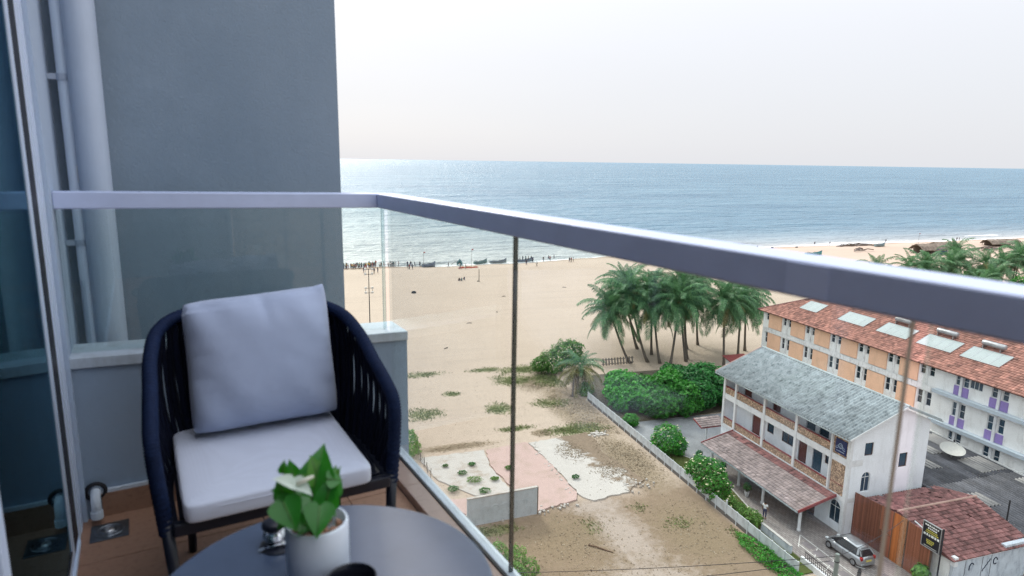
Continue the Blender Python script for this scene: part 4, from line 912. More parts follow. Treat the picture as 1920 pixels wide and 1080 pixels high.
lpts = scatter(np.clip(litter * (fn2 + .2) - .25, 0, 1) * np.clip((GY - 50) / 6, .25, 1) + .004 * inplot, 9000, 6); lpts[:, 2] += .03; onsl = (lpts[:, 0] > 23.8) & (lpts[:, 0] < 30.6) & (lpts[:, 1] > 52) & (lpts[:, 1] < 65.5); lpts[onsl, 2] = .14
o = link('leaf_litter', leaf_mesh('leaf_litter', lpts, np.tile([[0, 0, 1.]], (len(lpts), 1)), .15, leaf_mat('dead_leaf', (.19, .135, .085), (.48, .40, .30), .9, .1), 72, .6)); setp(o, 'dry brown leaves strewn over the plot', 'leaf litter', kind='stuff')
# ---- coconut palms: fronds of several bends share mesh data
def frond_mesh(name, L, a0, bend, m, seed, nl=34, ll=.95, lw=.10, hang=.55):
    rs = random.Random(seed); mm = MB(); S = 12; pts = []; p = Vector((0, 0, 0)); ang = a0
    for i in range(S + 1):
        pts.append(p.copy()); t = i / S; ang = a0 - bend * t ** 1.25; p = p + Vector((math.cos(ang), 0, math.sin(ang))) * (L / S)
    mm.tint = .85; mm.tube(pts, [.05 * (1 - .8 * i / S) for i in range(S + 1)], 4, False)
    def at_(t): i = min(int(t * S), S - 1); return pts[i].lerp(pts[i + 1], t * S - i), (pts[i + 1] - pts[i]).normalized()
    for side in (-1, 1):
        for k in range(nl):
            t = .10 + .9 * (k + rs.random() * .6) / nl; b, d = at_(min(t, .999)); l = ll * (math.sin(math.pi * min(1, (.16 + .84 * t)) ** .8) ** .6 * .9 + .15) * rs.uniform(.85, 1.1)
            up_v = Vector((-d.z, 0, d.x)); dr = (Vector((0, side, 0)) * .85 + d * (.35 + .5 * t) + up_v * rs.uniform(.0, .3)).normalized()
            mid_p = b + dr * l * .5; e = b + dr * l + Vector((0, 0, -l * hang * rs.uniform(.7, 1.25))); w = d * lw * .5
            mm.tint = max(0, min(1, rs.gauss(.45, .22))); mm.add([b - w * .5, b + w * .5, mid_p + w, mid_p - w, e], [(0, 1, 2, 3), (3, 2, 4)])
    return mm.mesh(name, m, False, False)
m_palm = leaf_mat('palm_leaf', (.016, .09, .045), (.18, .35, .15), .45, .32)
m_palmy = leaf_mat('young_palm_leaf', (.05, .06, .02), (.30, .27, .09), .5, .3)
m_palmb = leaf_mat('dead_palm_leaf', (.10, .07, .04), (.28, .21, .13), .8, .15)
m_trunk = N('palm_trunk'); co = m_trunk.coord(); wv = m_trunk.new('ShaderNodeTexWave', wave_type='BANDS', bands_direction='Z'); wv.inputs['Scale'].default_value = 2.2; wv.inputs['Distortion'].default_value = 2.0; m_trunk.ln(co, wv.inputs['Vector'])
c = m_trunk.mix(wv.outputs['Fac'], (.10, .085, .075), (.22, .19, .165)); m_trunk = m_trunk.done(m_trunk.bsdf(c, .95, 0, .2, m_trunk.bump(wv.outputs['Fac'], .5, .03)))
BEN = [(85, 55), (68, 75), (52, 90), (36, 95), (20, 90), (2, 80), (-18, 62), (-38, 45)]
FR = [frond_mesh('frond', 5.3, R(a), R(b), m_palm, 80 + i, 40, 1.15, .12) for i, (a, b) in enumerate(BEN)]
FRd = frond_mesh('dead_frond', 3.0, R(-50), R(35), m_palmb, 99, 20, .7)
FRy = [frond_mesh('young_frond', 4.1, R(a), R(b), m_palmy if i > 2 else m_palm, 110 + i, 30, .75) for i, (a, b) in enumerate(BEN[1:])]
m_nut = mat('coconut', (.16, .15, .05), .6, .2, 3)
nut = MB().lathe([(.001, -.15), (.09, -.1), (.13, 0), (.09, .11), (.001, .16)], (0, 0, 0), 8).mesh('coconut', m_nut, True)
def palm(label, base, top, seed, fronds=FR, nf=26, scale=1., r0=.2, dead=3, nuts=4, group=None, trunk=True):
    rs = random.Random(seed); t = thing('coconut_palm', label, 'palm tree', base, 0, group)
    d = Vector(top) - Vector(base)
    pts = [Vector((d.x * (s_ ** .8), d.y * (s_ ** .8), d.z * s_ - .15 * (1 - s_))) for s_ in np.linspace(0, 1, 11)]
    mm = MB(); mm.tube(pts, [r0 * (1.55 if i == 0 else 1.12 if i == 1 else 1 - .35 * i / 10) for i in range(11)], 9, True); mm.build('trunk', m_trunk, t, smooth=True)
    a_ = rs.random() * 6.28; nb = len(fronds)
    for k in range(nf):
        a_ += 2.39996 + rs.uniform(-.15, .15); i = min(nb - 1, int((k / nf) ** .85 * nb)); fm = fronds[i] if rs.random() > .13 or fronds is not FR or i < 3 else FRy[i - 1]
        s_ = scale * rs.uniform(.82, 1.1) * (.75 if i == 0 else 1)
        link('frond', fm, t, d + Vector((.1 * math.cos(a_), .1 * math.sin(a_), -.02 * k)), (rs.uniform(-.25, .25), rs.uniform(-.13, .13), a_), (s_, s_, s_))
    for k in range(dead):
        a_ = rs.random() * 6.28; link('dead_frond', FRd, t, d + Vector((.12 * math.cos(a_), .12 * math.sin(a_), -.5)), (0, rs.uniform(0, .3), a_), (scale,) * 3)
    for k in range(nuts):
        a_ = rs.random() * 6.28; link('coconut', nut, t, d + Vector((.3 * math.cos(a_), .3 * math.sin(a_), -.45 - .1 * (k % 2))))
    return t
GV = 'coconut palms in the beach grove'
grove = [((48.4, 89.0), (45.2, 90.8, 8.6), 'palm leaning far left at the edge of the beach grove'), ((51.3, 88.6), (48.3, 90.4, 11.2), 'tall palm with a slanting trunk second from the left of the grove'), ((53.2, 95.5), (50.6, 96.9, 11.6), 'palm at the back left of the grove whose top stands highest'),
    ((53.9, 92.1), (53.4, 92.3, 11.6), 'slim straight palm behind the middle of the grove'), ((52.8, 87.5), (51.4, 88.3, 10.0), 'palm with a thick swollen foot near the middle of the grove'), ((53.6, 85.9), (54.4, 85.5, 10.6), 'palm with a pale straight trunk just above the dense green trees'),
    ((57.4, 87.3), (56.0, 88.2, 11.4), 'left of the two palms growing from one foot'), ((58.3, 88.4), (57.6, 89.6, 11.8), 'right of the two palms growing from one foot'), ((64.6, 95.0), (63.9, 95.6, 9.6), 'short palm at the back of the grove under the handrail'),
    ((61.2, 82.7), (60.7, 83.2, 10.7), 'big palm with drooping crown beside the ridge of the corrugated roof'), ((55.9, 99.6), (52.6, 100.6, 8.0), 'low palm half hidden behind the left side of the grove'), ((70.5, 90.0), (70.0, 90.2, 9.8), 'palm behind the sea end of the orange hotel'), ((66.5, 86.5), (66.8, 87.2, 9.4), 'palm between the big drooping palm and the orange hotel'), ((61.5, 93.5), (60.5, 94.5, 9.6), 'palm filling the gap behind the two joined palms')]
for k, (b, t_, lb) in enumerate(grove): palm('coconut ' + lb, (b[0], b[1], 0), t_, 200 + k, scale=1.0 + .12 * math.sin(k * 1.7), group=GV, nf=38)
palm('young coconut palm with yellowing fronds at the end of the white wall', (34.6, 78.4, 0), (35.3, 78.9, 3.9), 300, FRy, 30, 1.0, .17, 5, 0)
palm('thin dead-looking palm stem beside the young yellowing palm', (33.6, 77.4, 0), (33.9, 77.6, 3.6), 301, FRy[4:], 5, .7, .12, 3, 0)
fg_ = 'coconut palms in the far right grove'
far = [(132.5, 123, 6.6, 'palm standing alone left of the far right grove above the handrail'), (137.5, 118.5, 7.3, None), (142, 118.5, 7.2, None), (145.5, 120, 7.3, 'palm at the front of the far right grove below the left thatched hut'), (151, 119, 7.4, None), (156, 121, 7.9, None), (164, 128, 9.6, 'tallest palm of the far right grove standing before the beach huts'), (160, 117, 7.8, None), (167, 118, 7.2, None), (171.5, 117.5, 9.0, 'palm in the far right grove close to the right edge of the view'), (176, 120, 9.6, 'palm in the far right grove touching the right edge of the view'), (155, 111, 5.2, None), (148, 109, 4.6, None), (182, 117, 8.6, None), (171, 110, 5.5, None), (185, 110, 6.5, None)]
for k, (x, y, z, lb) in enumerate(far): palm('coconut ' + (lb or 'palm in the thick of the far right grove above the handrail'), (x + random.uniform(-.6, .6), y + 1, 0), (x, y, z), 400 + k, scale=1.05 + .2 * (k % 3) / 2, group=fg_, nf=24, dead=2, nuts=0)
for k, (x, y, s_, lb) in enumerate(((165, 110, 3.6, 'bright green bushy tree in the far right grove nearest the handrail'), (176, 111, 4.2, 'bushy tree at the right edge of the far right grove'), (157, 106, 3.0, 'low bushy tree under the palms of the far right grove'), (186, 113, 4.4, 'rounded tree furthest right behind the handrail'), (170, 126, 3.0, 'light green tree between the tall palm and the beach huts'), (142, 112, 2.6, 'low dark bush under the left palms of the far right grove'), (150, 113.5, 2.8, 'low bush in the middle of the far right grove'))):
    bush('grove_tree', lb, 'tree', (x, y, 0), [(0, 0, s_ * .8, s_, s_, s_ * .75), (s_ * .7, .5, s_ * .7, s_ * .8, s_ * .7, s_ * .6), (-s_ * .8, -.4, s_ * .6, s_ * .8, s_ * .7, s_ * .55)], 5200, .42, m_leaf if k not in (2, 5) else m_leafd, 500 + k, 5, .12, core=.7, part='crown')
# driftwood rail and shed by the palms
df = thing('slatted_fence', 'weathered slatted timber fence lying at the foot of the palm grove', 'fence', (43.3, 88.3, 0))
for k in range(11): MB().box(k * .5, k * .5 + .22, -.02, .02, .1, 1.25).build('slat', bpy.data.materials['grey_timber'], df, rot=(R(-14), 0, 0))
for z in (.35, 1.0): MB().box(-.1, 5.4, .025, .08, z - .05, z + .05).build('rail', m_bark, df, rot=(R(-14), 0, 0))
sh = thing('beach_shed', 'small red-roofed shed behind the far gable of the corrugated-roofed guesthouse', 'shed', (61.2, 79.4, 0))
box_obj('wall', m_cream, sh, -1.5, 1.5, -1, 1, 0, 2.2); MB().add([(-1.9, -1.4, 2.25), (1.9, -1.4, 2.25), (1.9, 1.4, 2.75), (-1.9, 1.4, 2.75), (-1.9, -1.4, 2.15), (1.9, -1.4, 2.15), (1.9, 1.4, 2.65), (-1.9, 1.4, 2.65)], [(0, 1, 2, 3), (7, 6, 5, 4), (0, 4, 5, 1), (1, 5, 6, 2), (2, 6, 7, 3), (3, 7, 4, 0)]).build('roof', m_redtrim, sh)
# potted plants in the yard
for k, (x, y, lb) in enumerate(((38.76, 55.4, 'potted plant on a pale pedestal at the edge of the concrete yard'), (39.5, 52.3, 'potted plant beside the second porch post'), (39.1, 47.9, 'potted plant in a square trough on the lawn kerb under the porch'))):
    t = bush('potted_plant', lb, 'plant', (x, y, .05), [(0, 0, .95, .35, .35, .4)], 320, .2, m_leafd, 560 + k, 3, .02)
    MB().lathe([(.16, 0), (.22, .3), (.26, .55), (.22, .55), (.2, .45), (.01, .45)], (0, 0, 0), 14).build('pot', m_white2, t)
t = bush('planter_shrub', 'spiky yellow green plant in a blue tub in front of the timber fence', 'plant', (43.2, 32.9, .05), [(0, 0, 1.0, .55, .55, .6)], 700, .3, m_leafy, 570, 5, .02)
MB().lathe([(.3, 0), (.42, .7), (.38, .7), (.34, .6), (.01, .6)], (0, 0, 0), 14).build('tub', mat('blue_tub', (.03, .10, .22), .5), t)
gp_ = thing('gate_pillar', 'low pillar with a white pyramid cap in front of the timber fence', 'pillar', (44.3 - 1.0, 31.7, 0))
box_obj('shaft', m_dkblue, gp_, -.2, .2, -.2, .2, 0, 1.0); MB().add([(-.27, -.27, 1.002), (.27, -.27, 1.002), (.27, .27, 1.002), (-.27, .27, 1.002), (0, 0, 1.35)], [(0, 3, 2, 1), (0, 1, 4), (1, 2, 4), (2, 3, 4), (3, 0, 4)]).build('cap', m_white2, gp_)

# ================================================================== silver hatchback
car = thing('car', 'silver five-door hatchback parked on the paving beside the timber gate', 'car', (41.0, 37.5, .05), R(90))
n = N('silver_car_paint'); m_car = n.done(n.bsdf(n.mix(n.noise(n.coord(), 60, 2), (.36, .38, .41), (.44, .46, .49)), .28, .75, .5, None, **{'Coat Weight': .6, 'Coat Roughness': .05}))
m_cg = mat('car_glass', (.012, .016, .022), .06, .1, 1, spec=.8); m_tyre = mat('tyre', (.018, .018, .02), .8, .1, 4); m_rim = mat('rim', (.45, .46, .48), .3, .05, 4, metal=.8)
m_lr = mat('rear_lamp_red', (.35, .02, .02), .2); m_lf = mat('head_lamp', (.6, .62, .65), .15); m_plate = mat('number_plate', (.68, .55, .12), .5)
# lower body: stations along x (front +): half width and section heights
ST = [(-1.95, .62, .32, .62, .80), (-1.90, .76, .22, .64, .94), (-1.6, .84, .19, .62, 1.01), (-1.0, .85, .18, .60, .985), (0, .85, .18, .58, .93), (.75, .85, .18, .58, .885), (1.2, .83, .18, .58, .83), (1.55, .78, .19, .56, .73), (1.82, .66, .21, .50, .60), (1.93, .46, .28, .46, .52)]
def ring(x, w, z0, zm, z1): return [(x, -w * .9, z0), (x, -w, z0 + .12), (x, -w, zm), (x, -w * .93, z1), (x, 0, z1 + .03), (x, w * .93, z1), (x, w, zm), (x, w, z0 + .12), (x, w * .9, z0)]
bm_ = MB(); rr = [ring(*s_) for s_ in ST]; bm_.add([q for r_ in rr for q in r_], [(i * 9 + k, i * 9 + k + 1, (i + 1) * 9 + k + 1, (i + 1) * 9 + k) for i in range(len(rr) - 1) for k in range(8)] + [(i * 9 + 8, i * 9, (i + 1) * 9, (i + 1) * 9 + 8) for i in range(len(rr) - 1)] + [tuple(range(8, -1, -1)), tuple((len(rr) - 1) * 9 + k for k in range(9))])
b_ = bm_.build('body', m_car, car, smooth=True); b_.modifiers.new('s', 'SUBSURF').levels = 1; b_.modifiers['s'].render_levels = 2
# glasshouse: belt outline to roof outline
belt = [(-1.80, .60, 1.03), (-1.25, .74, 1.01), (-.2, .77, .95), (.7, .76, .90), (1.42, .56, .83)]; roof_ = [(-1.42, .46, 1.40), (-1.0, .54, 1.475), (-.35, .57, 1.505), (.1, .55, 1.485), (.45, .46, 1.42)]
gm = MB(); V8 = []
for (bx_, bw_, bz), (rx, rw, rz_) in zip(belt, roof_): V8 += [(bx_, -bw_, bz), (rx, -rw, rz_), (rx, rw, rz_), (bx_, bw_, bz)]
gm.add(V8, [(i * 4, i * 4 + 1, i * 4 + 5, i * 4 + 4) for i in range(4)] + [(i * 4 + 3, i * 4 + 7, i * 4 + 6, i * 4 + 2) for i in range(4)] + [(0, 3, 2, 1), (16, 17, 18, 19)])
gm.build('window_glass', m_cg, car)
rm = MB(); top = [(x, w + .02, z + .012) for x, w, z in roof_]
vv = []
for x, w, z in top: vv += [(x, -w, z - .02), (x, -w * .6, z + .025), (x, 0, z + .035), (x, w * .6, z + .025), (x, w, z - .02)]
rm.add(vv, [(i * 5 + k, i * 5 + k + 1, (i + 1) * 5 + k + 1, (i + 1) * 5 + k) for i in range(4) for k in range(4)])
ro = rm.build('roof_panel', m_car, car, smooth=True); so_ = ro.modifiers.new('t', 'SOLIDIFY'); so_.thickness = .04; so_.offset = 1
pl = MB()
for s_ in (-1, 1):
    for i, w_ in ((0, .10), (4, .05)): pl.bar((belt[i][0], s_ * (belt[i][1] + .005), belt[i][2]), (roof_[i][0], s_ * (roof_[i][1] + .015), roof_[i][2]), w_, .03, (0, s_, .3))
    pl.bar((belt[0][0] + .3, s_ * (belt[0][1] + .09), belt[0][2]), (roof_[0][0] + .12, s_ * (roof_[0][1] + .02), roof_[0][2] + .03), .20, .03, (0, s_, .3))
pl.build('pillar', m_car, car)
MB().box(-1.56, -1.36, -.46, .46, 1.405, 1.425).build('spoiler', m_car, car, bevel=.01)
for s_ in (-1, 1):
    MB().box(-1.93, -1.72, s_ * .62 - .1, s_ * .62 + .1, .72, .98).build('tail_lamp', m_lr, car, bevel=.03); MB().box(1.58, 1.84, s_ * .58 - .12, s_ * .58 + .12, .56, .70).build('headlight', m_lf, car, bevel=.04)
    MB().box(.72, .86, s_ * .93 - .09, s_ * .93 + .09, .90, 1.04).build('mirror', m_car, car, bevel=.03)
    for i, x in ((0, -.2), (1, .55), (2, -.95)): MB().box(x - .004, x + .004, s_ * .853 - .004, s_ * .853 + .004, .25, .9).build('door_seam', m_tyre, car)
    for x in (-.35, .4): MB().box(x - .09, x + .03, s_ * .86 - .015, s_ * .86 + .015, .78, .81).build('door_handle', m_car, car)
    for x in (-1.27, 1.25):
        w_ = MB().lathe([(.2, -.1), (.29, -.1), (.31, -.06), (.31, .06), (.29, .1), (.2, .1)], (0, 0, 0), 22).build('wheel', m_tyre, car, smooth=True, loc=(x, s_ * .78, .31), rot=(R(90), 0, 0))
        rmm = MB(); rmm.lathe([(.21, -.1), (.205, -.06), (.06, -.075), (.001, -.07)], (0, 0, 0), 22); rmm.lathe([(.21, .1), (.205, .06), (.06, .075), (.001, .07)], (0, 0, 0), 22)
        for q in range(5): a_ = q * 1.2566; rmm.bar((.04 * math.cos(a_), .04 * math.sin(a_), .09), (.2 * math.cos(a_), .2 * math.sin(a_), .09), .05, .025); rmm.bar((.04 * math.cos(a_), .04 * math.sin(a_), -.09), (.2 * math.cos(a_), .2 * math.sin(a_), -.09), .05, .025)
        rmm.build('rim', m_rim, w_)
MB().box(-1.985, -1.955, -.26, .26, .62, .74).build('number_plate', m_plate, car); MB().box(-1.98, -1.85, -.7, .7, .28, .46).build('bumper', m_car, car, bevel=.05); MB().box(1.84, 1.95, -.42, .42, .32, .42).build('grille', m_tyre, car, bevel=.02)
m_cframe0 = mat('black_paint', (.015, .016, .02), .3)
bk = thing('motorcycle', 'dark motorcycle standing on the paving in front of the silver car', 'motorcycle', (38.9, 34.4, .05), R(40))
for x in (-.62, .62): MB().lathe([(.22, -.05), (.29, -.04), (.29, .04), (.22, .05)], (0, 0, 0), 16).build('wheel', m_tyre, bk, loc=(x, 0, .3), rot=(R(90), 0, 0))
MB().tube([(-.62, 0, .32), (-.2, 0, .55), (.3, 0, .6), (.5, 0, .95)], .07, 8).build('frame', m_dark, bk); MB().box(-.55, .05, -.13, .13, .68, .8).build('seat', m_tyre, bk, bevel=.03); MB().box(.02, .4, -.14, .14, .62, .86).build('tank', m_cframe0, bk, bevel=.06)
MB().tube([(.5, -.33, 1.0), (.5, 0, .96), (.5, .33, 1.0)], .02, 6).build('handlebar', m_alu, bk); MB().tube([(.5, 0, .95), (.62, 0, .3)], .03, 6).build('fork', m_alu, bk)

# ================================================================== people
def body_mesh(name, pose, skin, top, low, hair):
    """one continuous figure 1.7 m tall, grown from a jointed skeleton"""
    J = dict(pel=(0, 0, .92), spi=(0, .0, 1.12), che=(0, 0, 1.34), nec=(0, .0, 1.47), hea=(0, .015, 1.58), top=(0, .01, 1.68),
             lsh=(-.19, 0, 1.40), lel=(-.25, .0, 1.13), lwr=(-.26, .06, .90), lha=(-.26, .08, .80), rsh=(.19, 0, 1.40), rel=(.25, 0, 1.13), rwr=(.26, .06, .90), rha=(.26, .08, .80),
             lhi=(-.10, 0, .88), lkn=(-.11, .02, .50), lan=(-.11, -.02, .09), lto=(-.11, .14, .04), rhi=(.10, 0, .88), rkn=(.11, .02, .50), ran=(.11, -.02, .09), rto=(.11, .14, .04))
    J.update(pose)
    RR = dict(pel=.15, spi=.13, che=.155, nec=.06, hea=.10, top=.085, lsh=.07, lel=.048, lwr=.036, lha=.042, rsh=.07, rel=.048, rwr=.036, rha=.042, lhi=.10, lkn=.068, lan=.045, lto=.04, rhi=.10, rkn=.068, ran=.045, rto=.04)
    E2 = [('pel', 'spi'), ('spi', 'che'), ('che', 'nec'), ('nec', 'hea'), ('hea', 'top'), ('che', 'lsh'), ('lsh', 'lel'), ('lel', 'lwr'), ('lwr', 'lha'), ('che', 'rsh'), ('rsh', 'rel'), ('rel', 'rwr'), ('rwr', 'rha'), ('pel', 'lhi'), ('lhi', 'lkn'), ('lkn', 'lan'), ('lan', 'lto'), ('pel', 'rhi'), ('rhi', 'rkn'), ('rkn', 'ran'), ('ran', 'rto')]
    ks = list(J); me = bpy.data.meshes.new('tmp'); me.from_pydata([J[k] for k in ks], [(ks.index(a), ks.index(b)) for a, b in E2], [])
    o = bpy.data.objects.new('tmp', me); COL.objects.link(o); md_ = o.modifiers.new('skin', 'SKIN')
    for i, k in enumerate(ks):
        sv_ = me.skin_vertices[0].data[i]; sv_.radius = (RR[k], RR[k] * (.72 if k in ('pel', 'spi', 'che') else 1)); sv_.use_root = (k == 'pel')
    sb = o.modifiers.new('sub', 'SUBSURF'); sb.levels = 1
    dg = bpy.context.evaluated_depsgraph_get(); out = bpy.data.meshes.new_from_object(o.evaluated_get(dg)); out.name = name
    bpy.data.objects.remove(o); out.materials.clear()
    for m in (skin, top, low, hair): out.materials.append(m)
    hp = np.array([J[k] for k in ks])
    for p in out.polygons:
        c_ = np.array(p.center); k = ks[int(np.argmin(((hp - c_) ** 2).sum(1)))]
        p.material_index = 1 if k in ('che', 'spi', 'lsh', 'rsh') else 2 if k in ('pel', 'lhi', 'rhi', 'lkn', 'rkn') else 3 if k == 'top' or (k == 'hea' and c_[1] < J['hea'][1] - .03) else 0
        p.use_smooth = True
    return out
m_skin = mat('skin_brown', (.20, .10, .06), .6, .1, 5); m_hair = mat('hair_black', (.012, .010, .010), .6, .1, 5)
tops = [mat('cloth_' + nm, c_, .85, .1, 5) for nm, c_ in (('white', (.7, .7, .7)), ('navy', (.03, .04, .10)), ('red', (.35, .04, .04)), ('black', (.02, .02, .025)), ('teal', (.04, .16, .18)), ('yellow', (.5, .36, .06)))]
POSE = dict(stand={}, walk=dict(lkn=(-.10, .18, .50), lan=(-.10, .16, .10), lto=(-.10, .31, .05), rkn=(.10, -.06, .50), ran=(.10, -.30, .14), rto=(.10, -.17, .05), lwr=(-.25, -.12, .92), lha=(-.25, -.16, .83), rwr=(.25, .22, .95), rha=(.25, .27, .87)),
    reach=dict(lel=(-.30, .2, 1.30), lwr=(-.24, .42, 1.32), lha=(-.22, .50, 1.33), rel=(.28, .2, 1.25), rwr=(.24, .42, 1.22), rha=(.22, .50, 1.22)),
    sit=dict(pel=(0, 0, .16), spi=(0, .0, .36), che=(0, .04, .57), nec=(0, .05, .70), hea=(0, .07, .81), top=(0, .06, .91), lsh=(-.19, .04, .63), lel=(-.24, .14, .42), lwr=(-.18, .32, .42), lha=(-.15, .38, .42), rsh=(.19, .04, .63), rel=(.24, .14, .42), rwr=(.18, .32, .42), rha=(.15, .38, .42), lhi=(-.1, .04, .16), lkn=(-.16, .40, .42), lan=(-.14, .55, .08), lto=(-.14, .70, .05), rhi=(.1, .04, .16), rkn=(.16, .40, .42), ran=(.14, .55, .08), rto=(.14, .70, .05)))
BM = {}
def person(label, x, y, pose='stand', ti=0, lo=3, rz=0., z=0., group=None):
    key = (pose, ti, lo)
    if key not in BM: BM[key] = body_mesh('person_body', POSE[pose], m_skin, tops[ti], tops[lo], m_hair)
    o = link('person', BM[key]); o.location = (x, y, z); o.rotation_euler = (0, 0, rz); return setp(o, label, 'person', group)
person('man in a white shirt and dark trousers standing by the porch in the yard', 38.0, 44.0, 'stand', 0, 1, R(-70), .05)
def gz(x, y): return float(GZ[min(np.searchsorted(gx, x), len(gx) - 1), min(np.searchsorted(gy, y), len(gy) - 1)])
crowd = [(11.7, 194.7), (12.4, 194.6), (13.4, 192.5), (13.9, 192.4), (15.0, 195.9), (15.7, 195.7), (16.2, 194.6), (17.0, 193.5), (17.4, 193.4), (18.7, 198.0), (18.9, 195.0), (19.2, 194.0), (20.8, 199.5), (21.8, 194.3), (22.8, 196.1), (23.8, 193.9), (25.4, 194.5), (26.1, 194.4), (12.1, 195.6), (14.3, 193.6), (14.6, 194.4), (16.6, 192.8), (19.6, 196.4), (18.2, 193.2), (10.9, 193.8), (20.1, 195.5), (13.0, 194.1)] + [(11 + 17 * random.random() ** 1.3, 192.3 + 4.2 * random.random()) for _ in range(30)]
rs = random.Random(12)
for x, y in crowd: person('bather in the crowd at the water line nearest the grey wall', x, y, rs.choice(['stand', 'walk', 'walk', 'stand']), rs.choice([1, 3, 0, 2, 4, 5, 3]), rs.choice([1, 3, 3, 2]), rs.uniform(0, 6.28), gz(x, y) - .02, 'bathers at the water line')
grp2 = [((15.5, 180.7), 'lone person on the sand below the bathing crowd left of the lamp mast', 3), ((18.1, 178.4), 'nearer of two people on the sand right of the lamp mast', 1), ((19.2, 179.8), 'farther of two people on the sand right of the lamp mast', 3), ((29.6, 194.6), 'person at the water left of the first beached boat', 1), ((30.7, 195.3), 'second person at the water left of the first beached boat', 3), ((31.7, 194.1), 'person standing close to the bow of the first beached boat', 1), ((33.0, 192.8), 'dark figure right beside the first beached boat', 3),
    ((28.6, 187.2), 'person on the sand just below the first beached boat, leftmost of three', 4), ((28.9, 186.2), 'person on the sand just below the first beached boat, middle of three', 2), ((29.7, 186.0), 'person on the sand just below the first beached boat, rightmost of three', 1), ((40.9, 189.1), 'solitary dark figure on the sand left of the green boat', 3), ((42.6, 181.3), 'person at the left end of the red nets', 3), ((44.2, 180.9), 'person in the middle of the red nets', 2), ((63.9, 184.9), 'dark figure on the sand right of the black glass joint', 3), ((65.6, 180.4), 'person in pale clothes on the sand right of the black glass joint', 0), ((69.3, 194.4), 'person beside the crowded boat right of the glass joint', 1),
    ((76.3, 198.8), 'farthest of the bathers right of the crowded boat', 3), ((78.6, 199.8), 'bather in the surf right of the crowded boat', 1), ((75.7, 195.9), 'bather at the edge of the surf right of the crowded boat', 2), ((73.1, 195.0), 'small figure near the surf just right of the crowded boat', 3), ((79.7, 189.2), 'left of three people standing close below the handrail', 3), ((80.3, 189.1), 'middle of three people standing close below the handrail', 2), ((80.9, 189.0), 'right of three people standing close below the handrail', 1),
    ((154.0, 213.2), 'left of two bathers above the middle of the handrail', 3), ((158.1, 212.4), 'right of two bathers above the middle of the handrail', 1), ((162.5, 205.3), 'small figure on the sand above the middle of the handrail', 3), ((195.4, 212.5), 'person at the water left of the driftwood pile', 3), ((201.8, 211.3), 'person standing at the left end of the driftwood pile', 1), ((232.8, 213.4), 'person walking along the water right of the driftwood pile', 3), ((270.6, 211.9), 'left of the pair walking behind the thatched huts', 3), ((271.7, 211.7), 'right of the pair walking behind the thatched huts', 1)]
for (x, y), lb, ti in grp2: person(lb, x, y, rs.choice(['stand', 'walk']), ti, 3 if ti != 3 else 1, rs.uniform(0, 6.28), gz(x, y) - .02)
for (x, y), lb, ti in (((38.6, 165.1), 'left of three people sitting together on the open sand', 3), ((39.2, 165.0), 'middle of three people sitting together on the open sand', 4), ((40.2, 166.2), 'right of three people sitting together on the open sand', 1)): person(lb, x, y, 'sit', ti, 1, R(10), gz(x, y) - .04)

# ================================================================== on the beach
def boat(label, x, y, rz, L, col, seed, people=0, outrigger=True):
    t = thing('fishing_boat', label, 'boat', (x, y, gz(x, y) - .05), rz, 'boats drawn up at the water'); m = mat('boat_paint_%d' % seed, col, .6, .2, 2, stain=(.12, .12, .12), sfac=.5); mm = MB()
    S = 11; secs = []
    for i in range(S):
        t_ = i / (S - 1); x_ = (t_ - .5) * L; w = .85 * (math.sin(math.pi * min(1, .12 + t_ * .86)) ** .7) * (1 if t_ < .7 else 1 - (t_ - .7) * 2.6) + .05; sh_ = .75 + .75 * max(0, t_ - .45) ** 2 * 4 + .15 * (1 - t_)
        secs += [(x_, -w, sh_), (x_, -w * .85, sh_ * .5), (x_, -w * .3, .08), (x_, 0, .0), (x_, w * .3, .08), (x_, w * .85, sh_ * .5), (x_, w, sh_)]
    mm.add(secs, [(i * 7 + k, i * 7 + k + 1, (i + 1) * 7 + k + 1, (i + 1) * 7 + k) for i in range(S - 1) for k in range(6)]); h = mm.build('hull', m, t, smooth=True); s_ = h.modifiers.new('t', 'SOLIDIFY'); s_.thickness = .06
    MB().tube([secs[i * 7] for i in range(S)], .05, 6).build('gunwale', tops[1], t); MB().tube([secs[i * 7 + 6] for i in range(S)], .05, 6).build('gunwale', tops[1], t)
    for x_ in (-.28, -.02, .2): MB().box(x_ * L - .12, x_ * L + .12, -.7, .7, .55, .6).build('thwart', m_bark, t)
    if outrigger:
        MB().tube([(-L * .3, 2.4, .25), (0, 2.5, .22), (L * .3, 2.4, .45)], .14, 7).build('outrigger', m_bark, t)
        for x_ in (-.2, .2): MB().tube([(x_ * L, -.4, .95), (x_ * L, 1.4, 1.1), (x_ * L, 2.45, .35)], .05, 6).build('outrigger_arm', m_bark, t)
    return t
boat('grey boat drawn up among the bathers, leftmost of the beached boats', 35.6, 192.2, R(25), 4.6, (.16, .18, .22), 1)
boat('small green boat with raised bow seen end on at the water', 45.7, 195.2, R(75), 4.6, (.05, .20, .20), 2)
boat('green grey boat second right of the lone pole at the water', 52.4, 195.4, R(20), 4.8, (.13, .20, .18), 3)
boat('long grey boat nearest left of the black glass joint', 58.2, 195.6, R(6), 5.6, (.20, .22, .22), 4)
boat('crowded boat just right of the black glass joint', 67.2, 196.4, R(8), 6.4, (.18, .22, .26), 5)
for k in range(6): person('person aboard the crowded boat right of the black glass joint', 64.6 + k * 1.0, 196.1 + .14 * k, rs.choice(['stand', 'reach']), rs.choice([1, 3, 4]), 3, rs.uniform(0, 6), gz(66, 196) + .35, 'people aboard the crowded boat')
boat('turquoise boat alone on the sand above the handrail', 169.5, 184.3, R(-4), 6.5, (.06, .26, .26), 6)
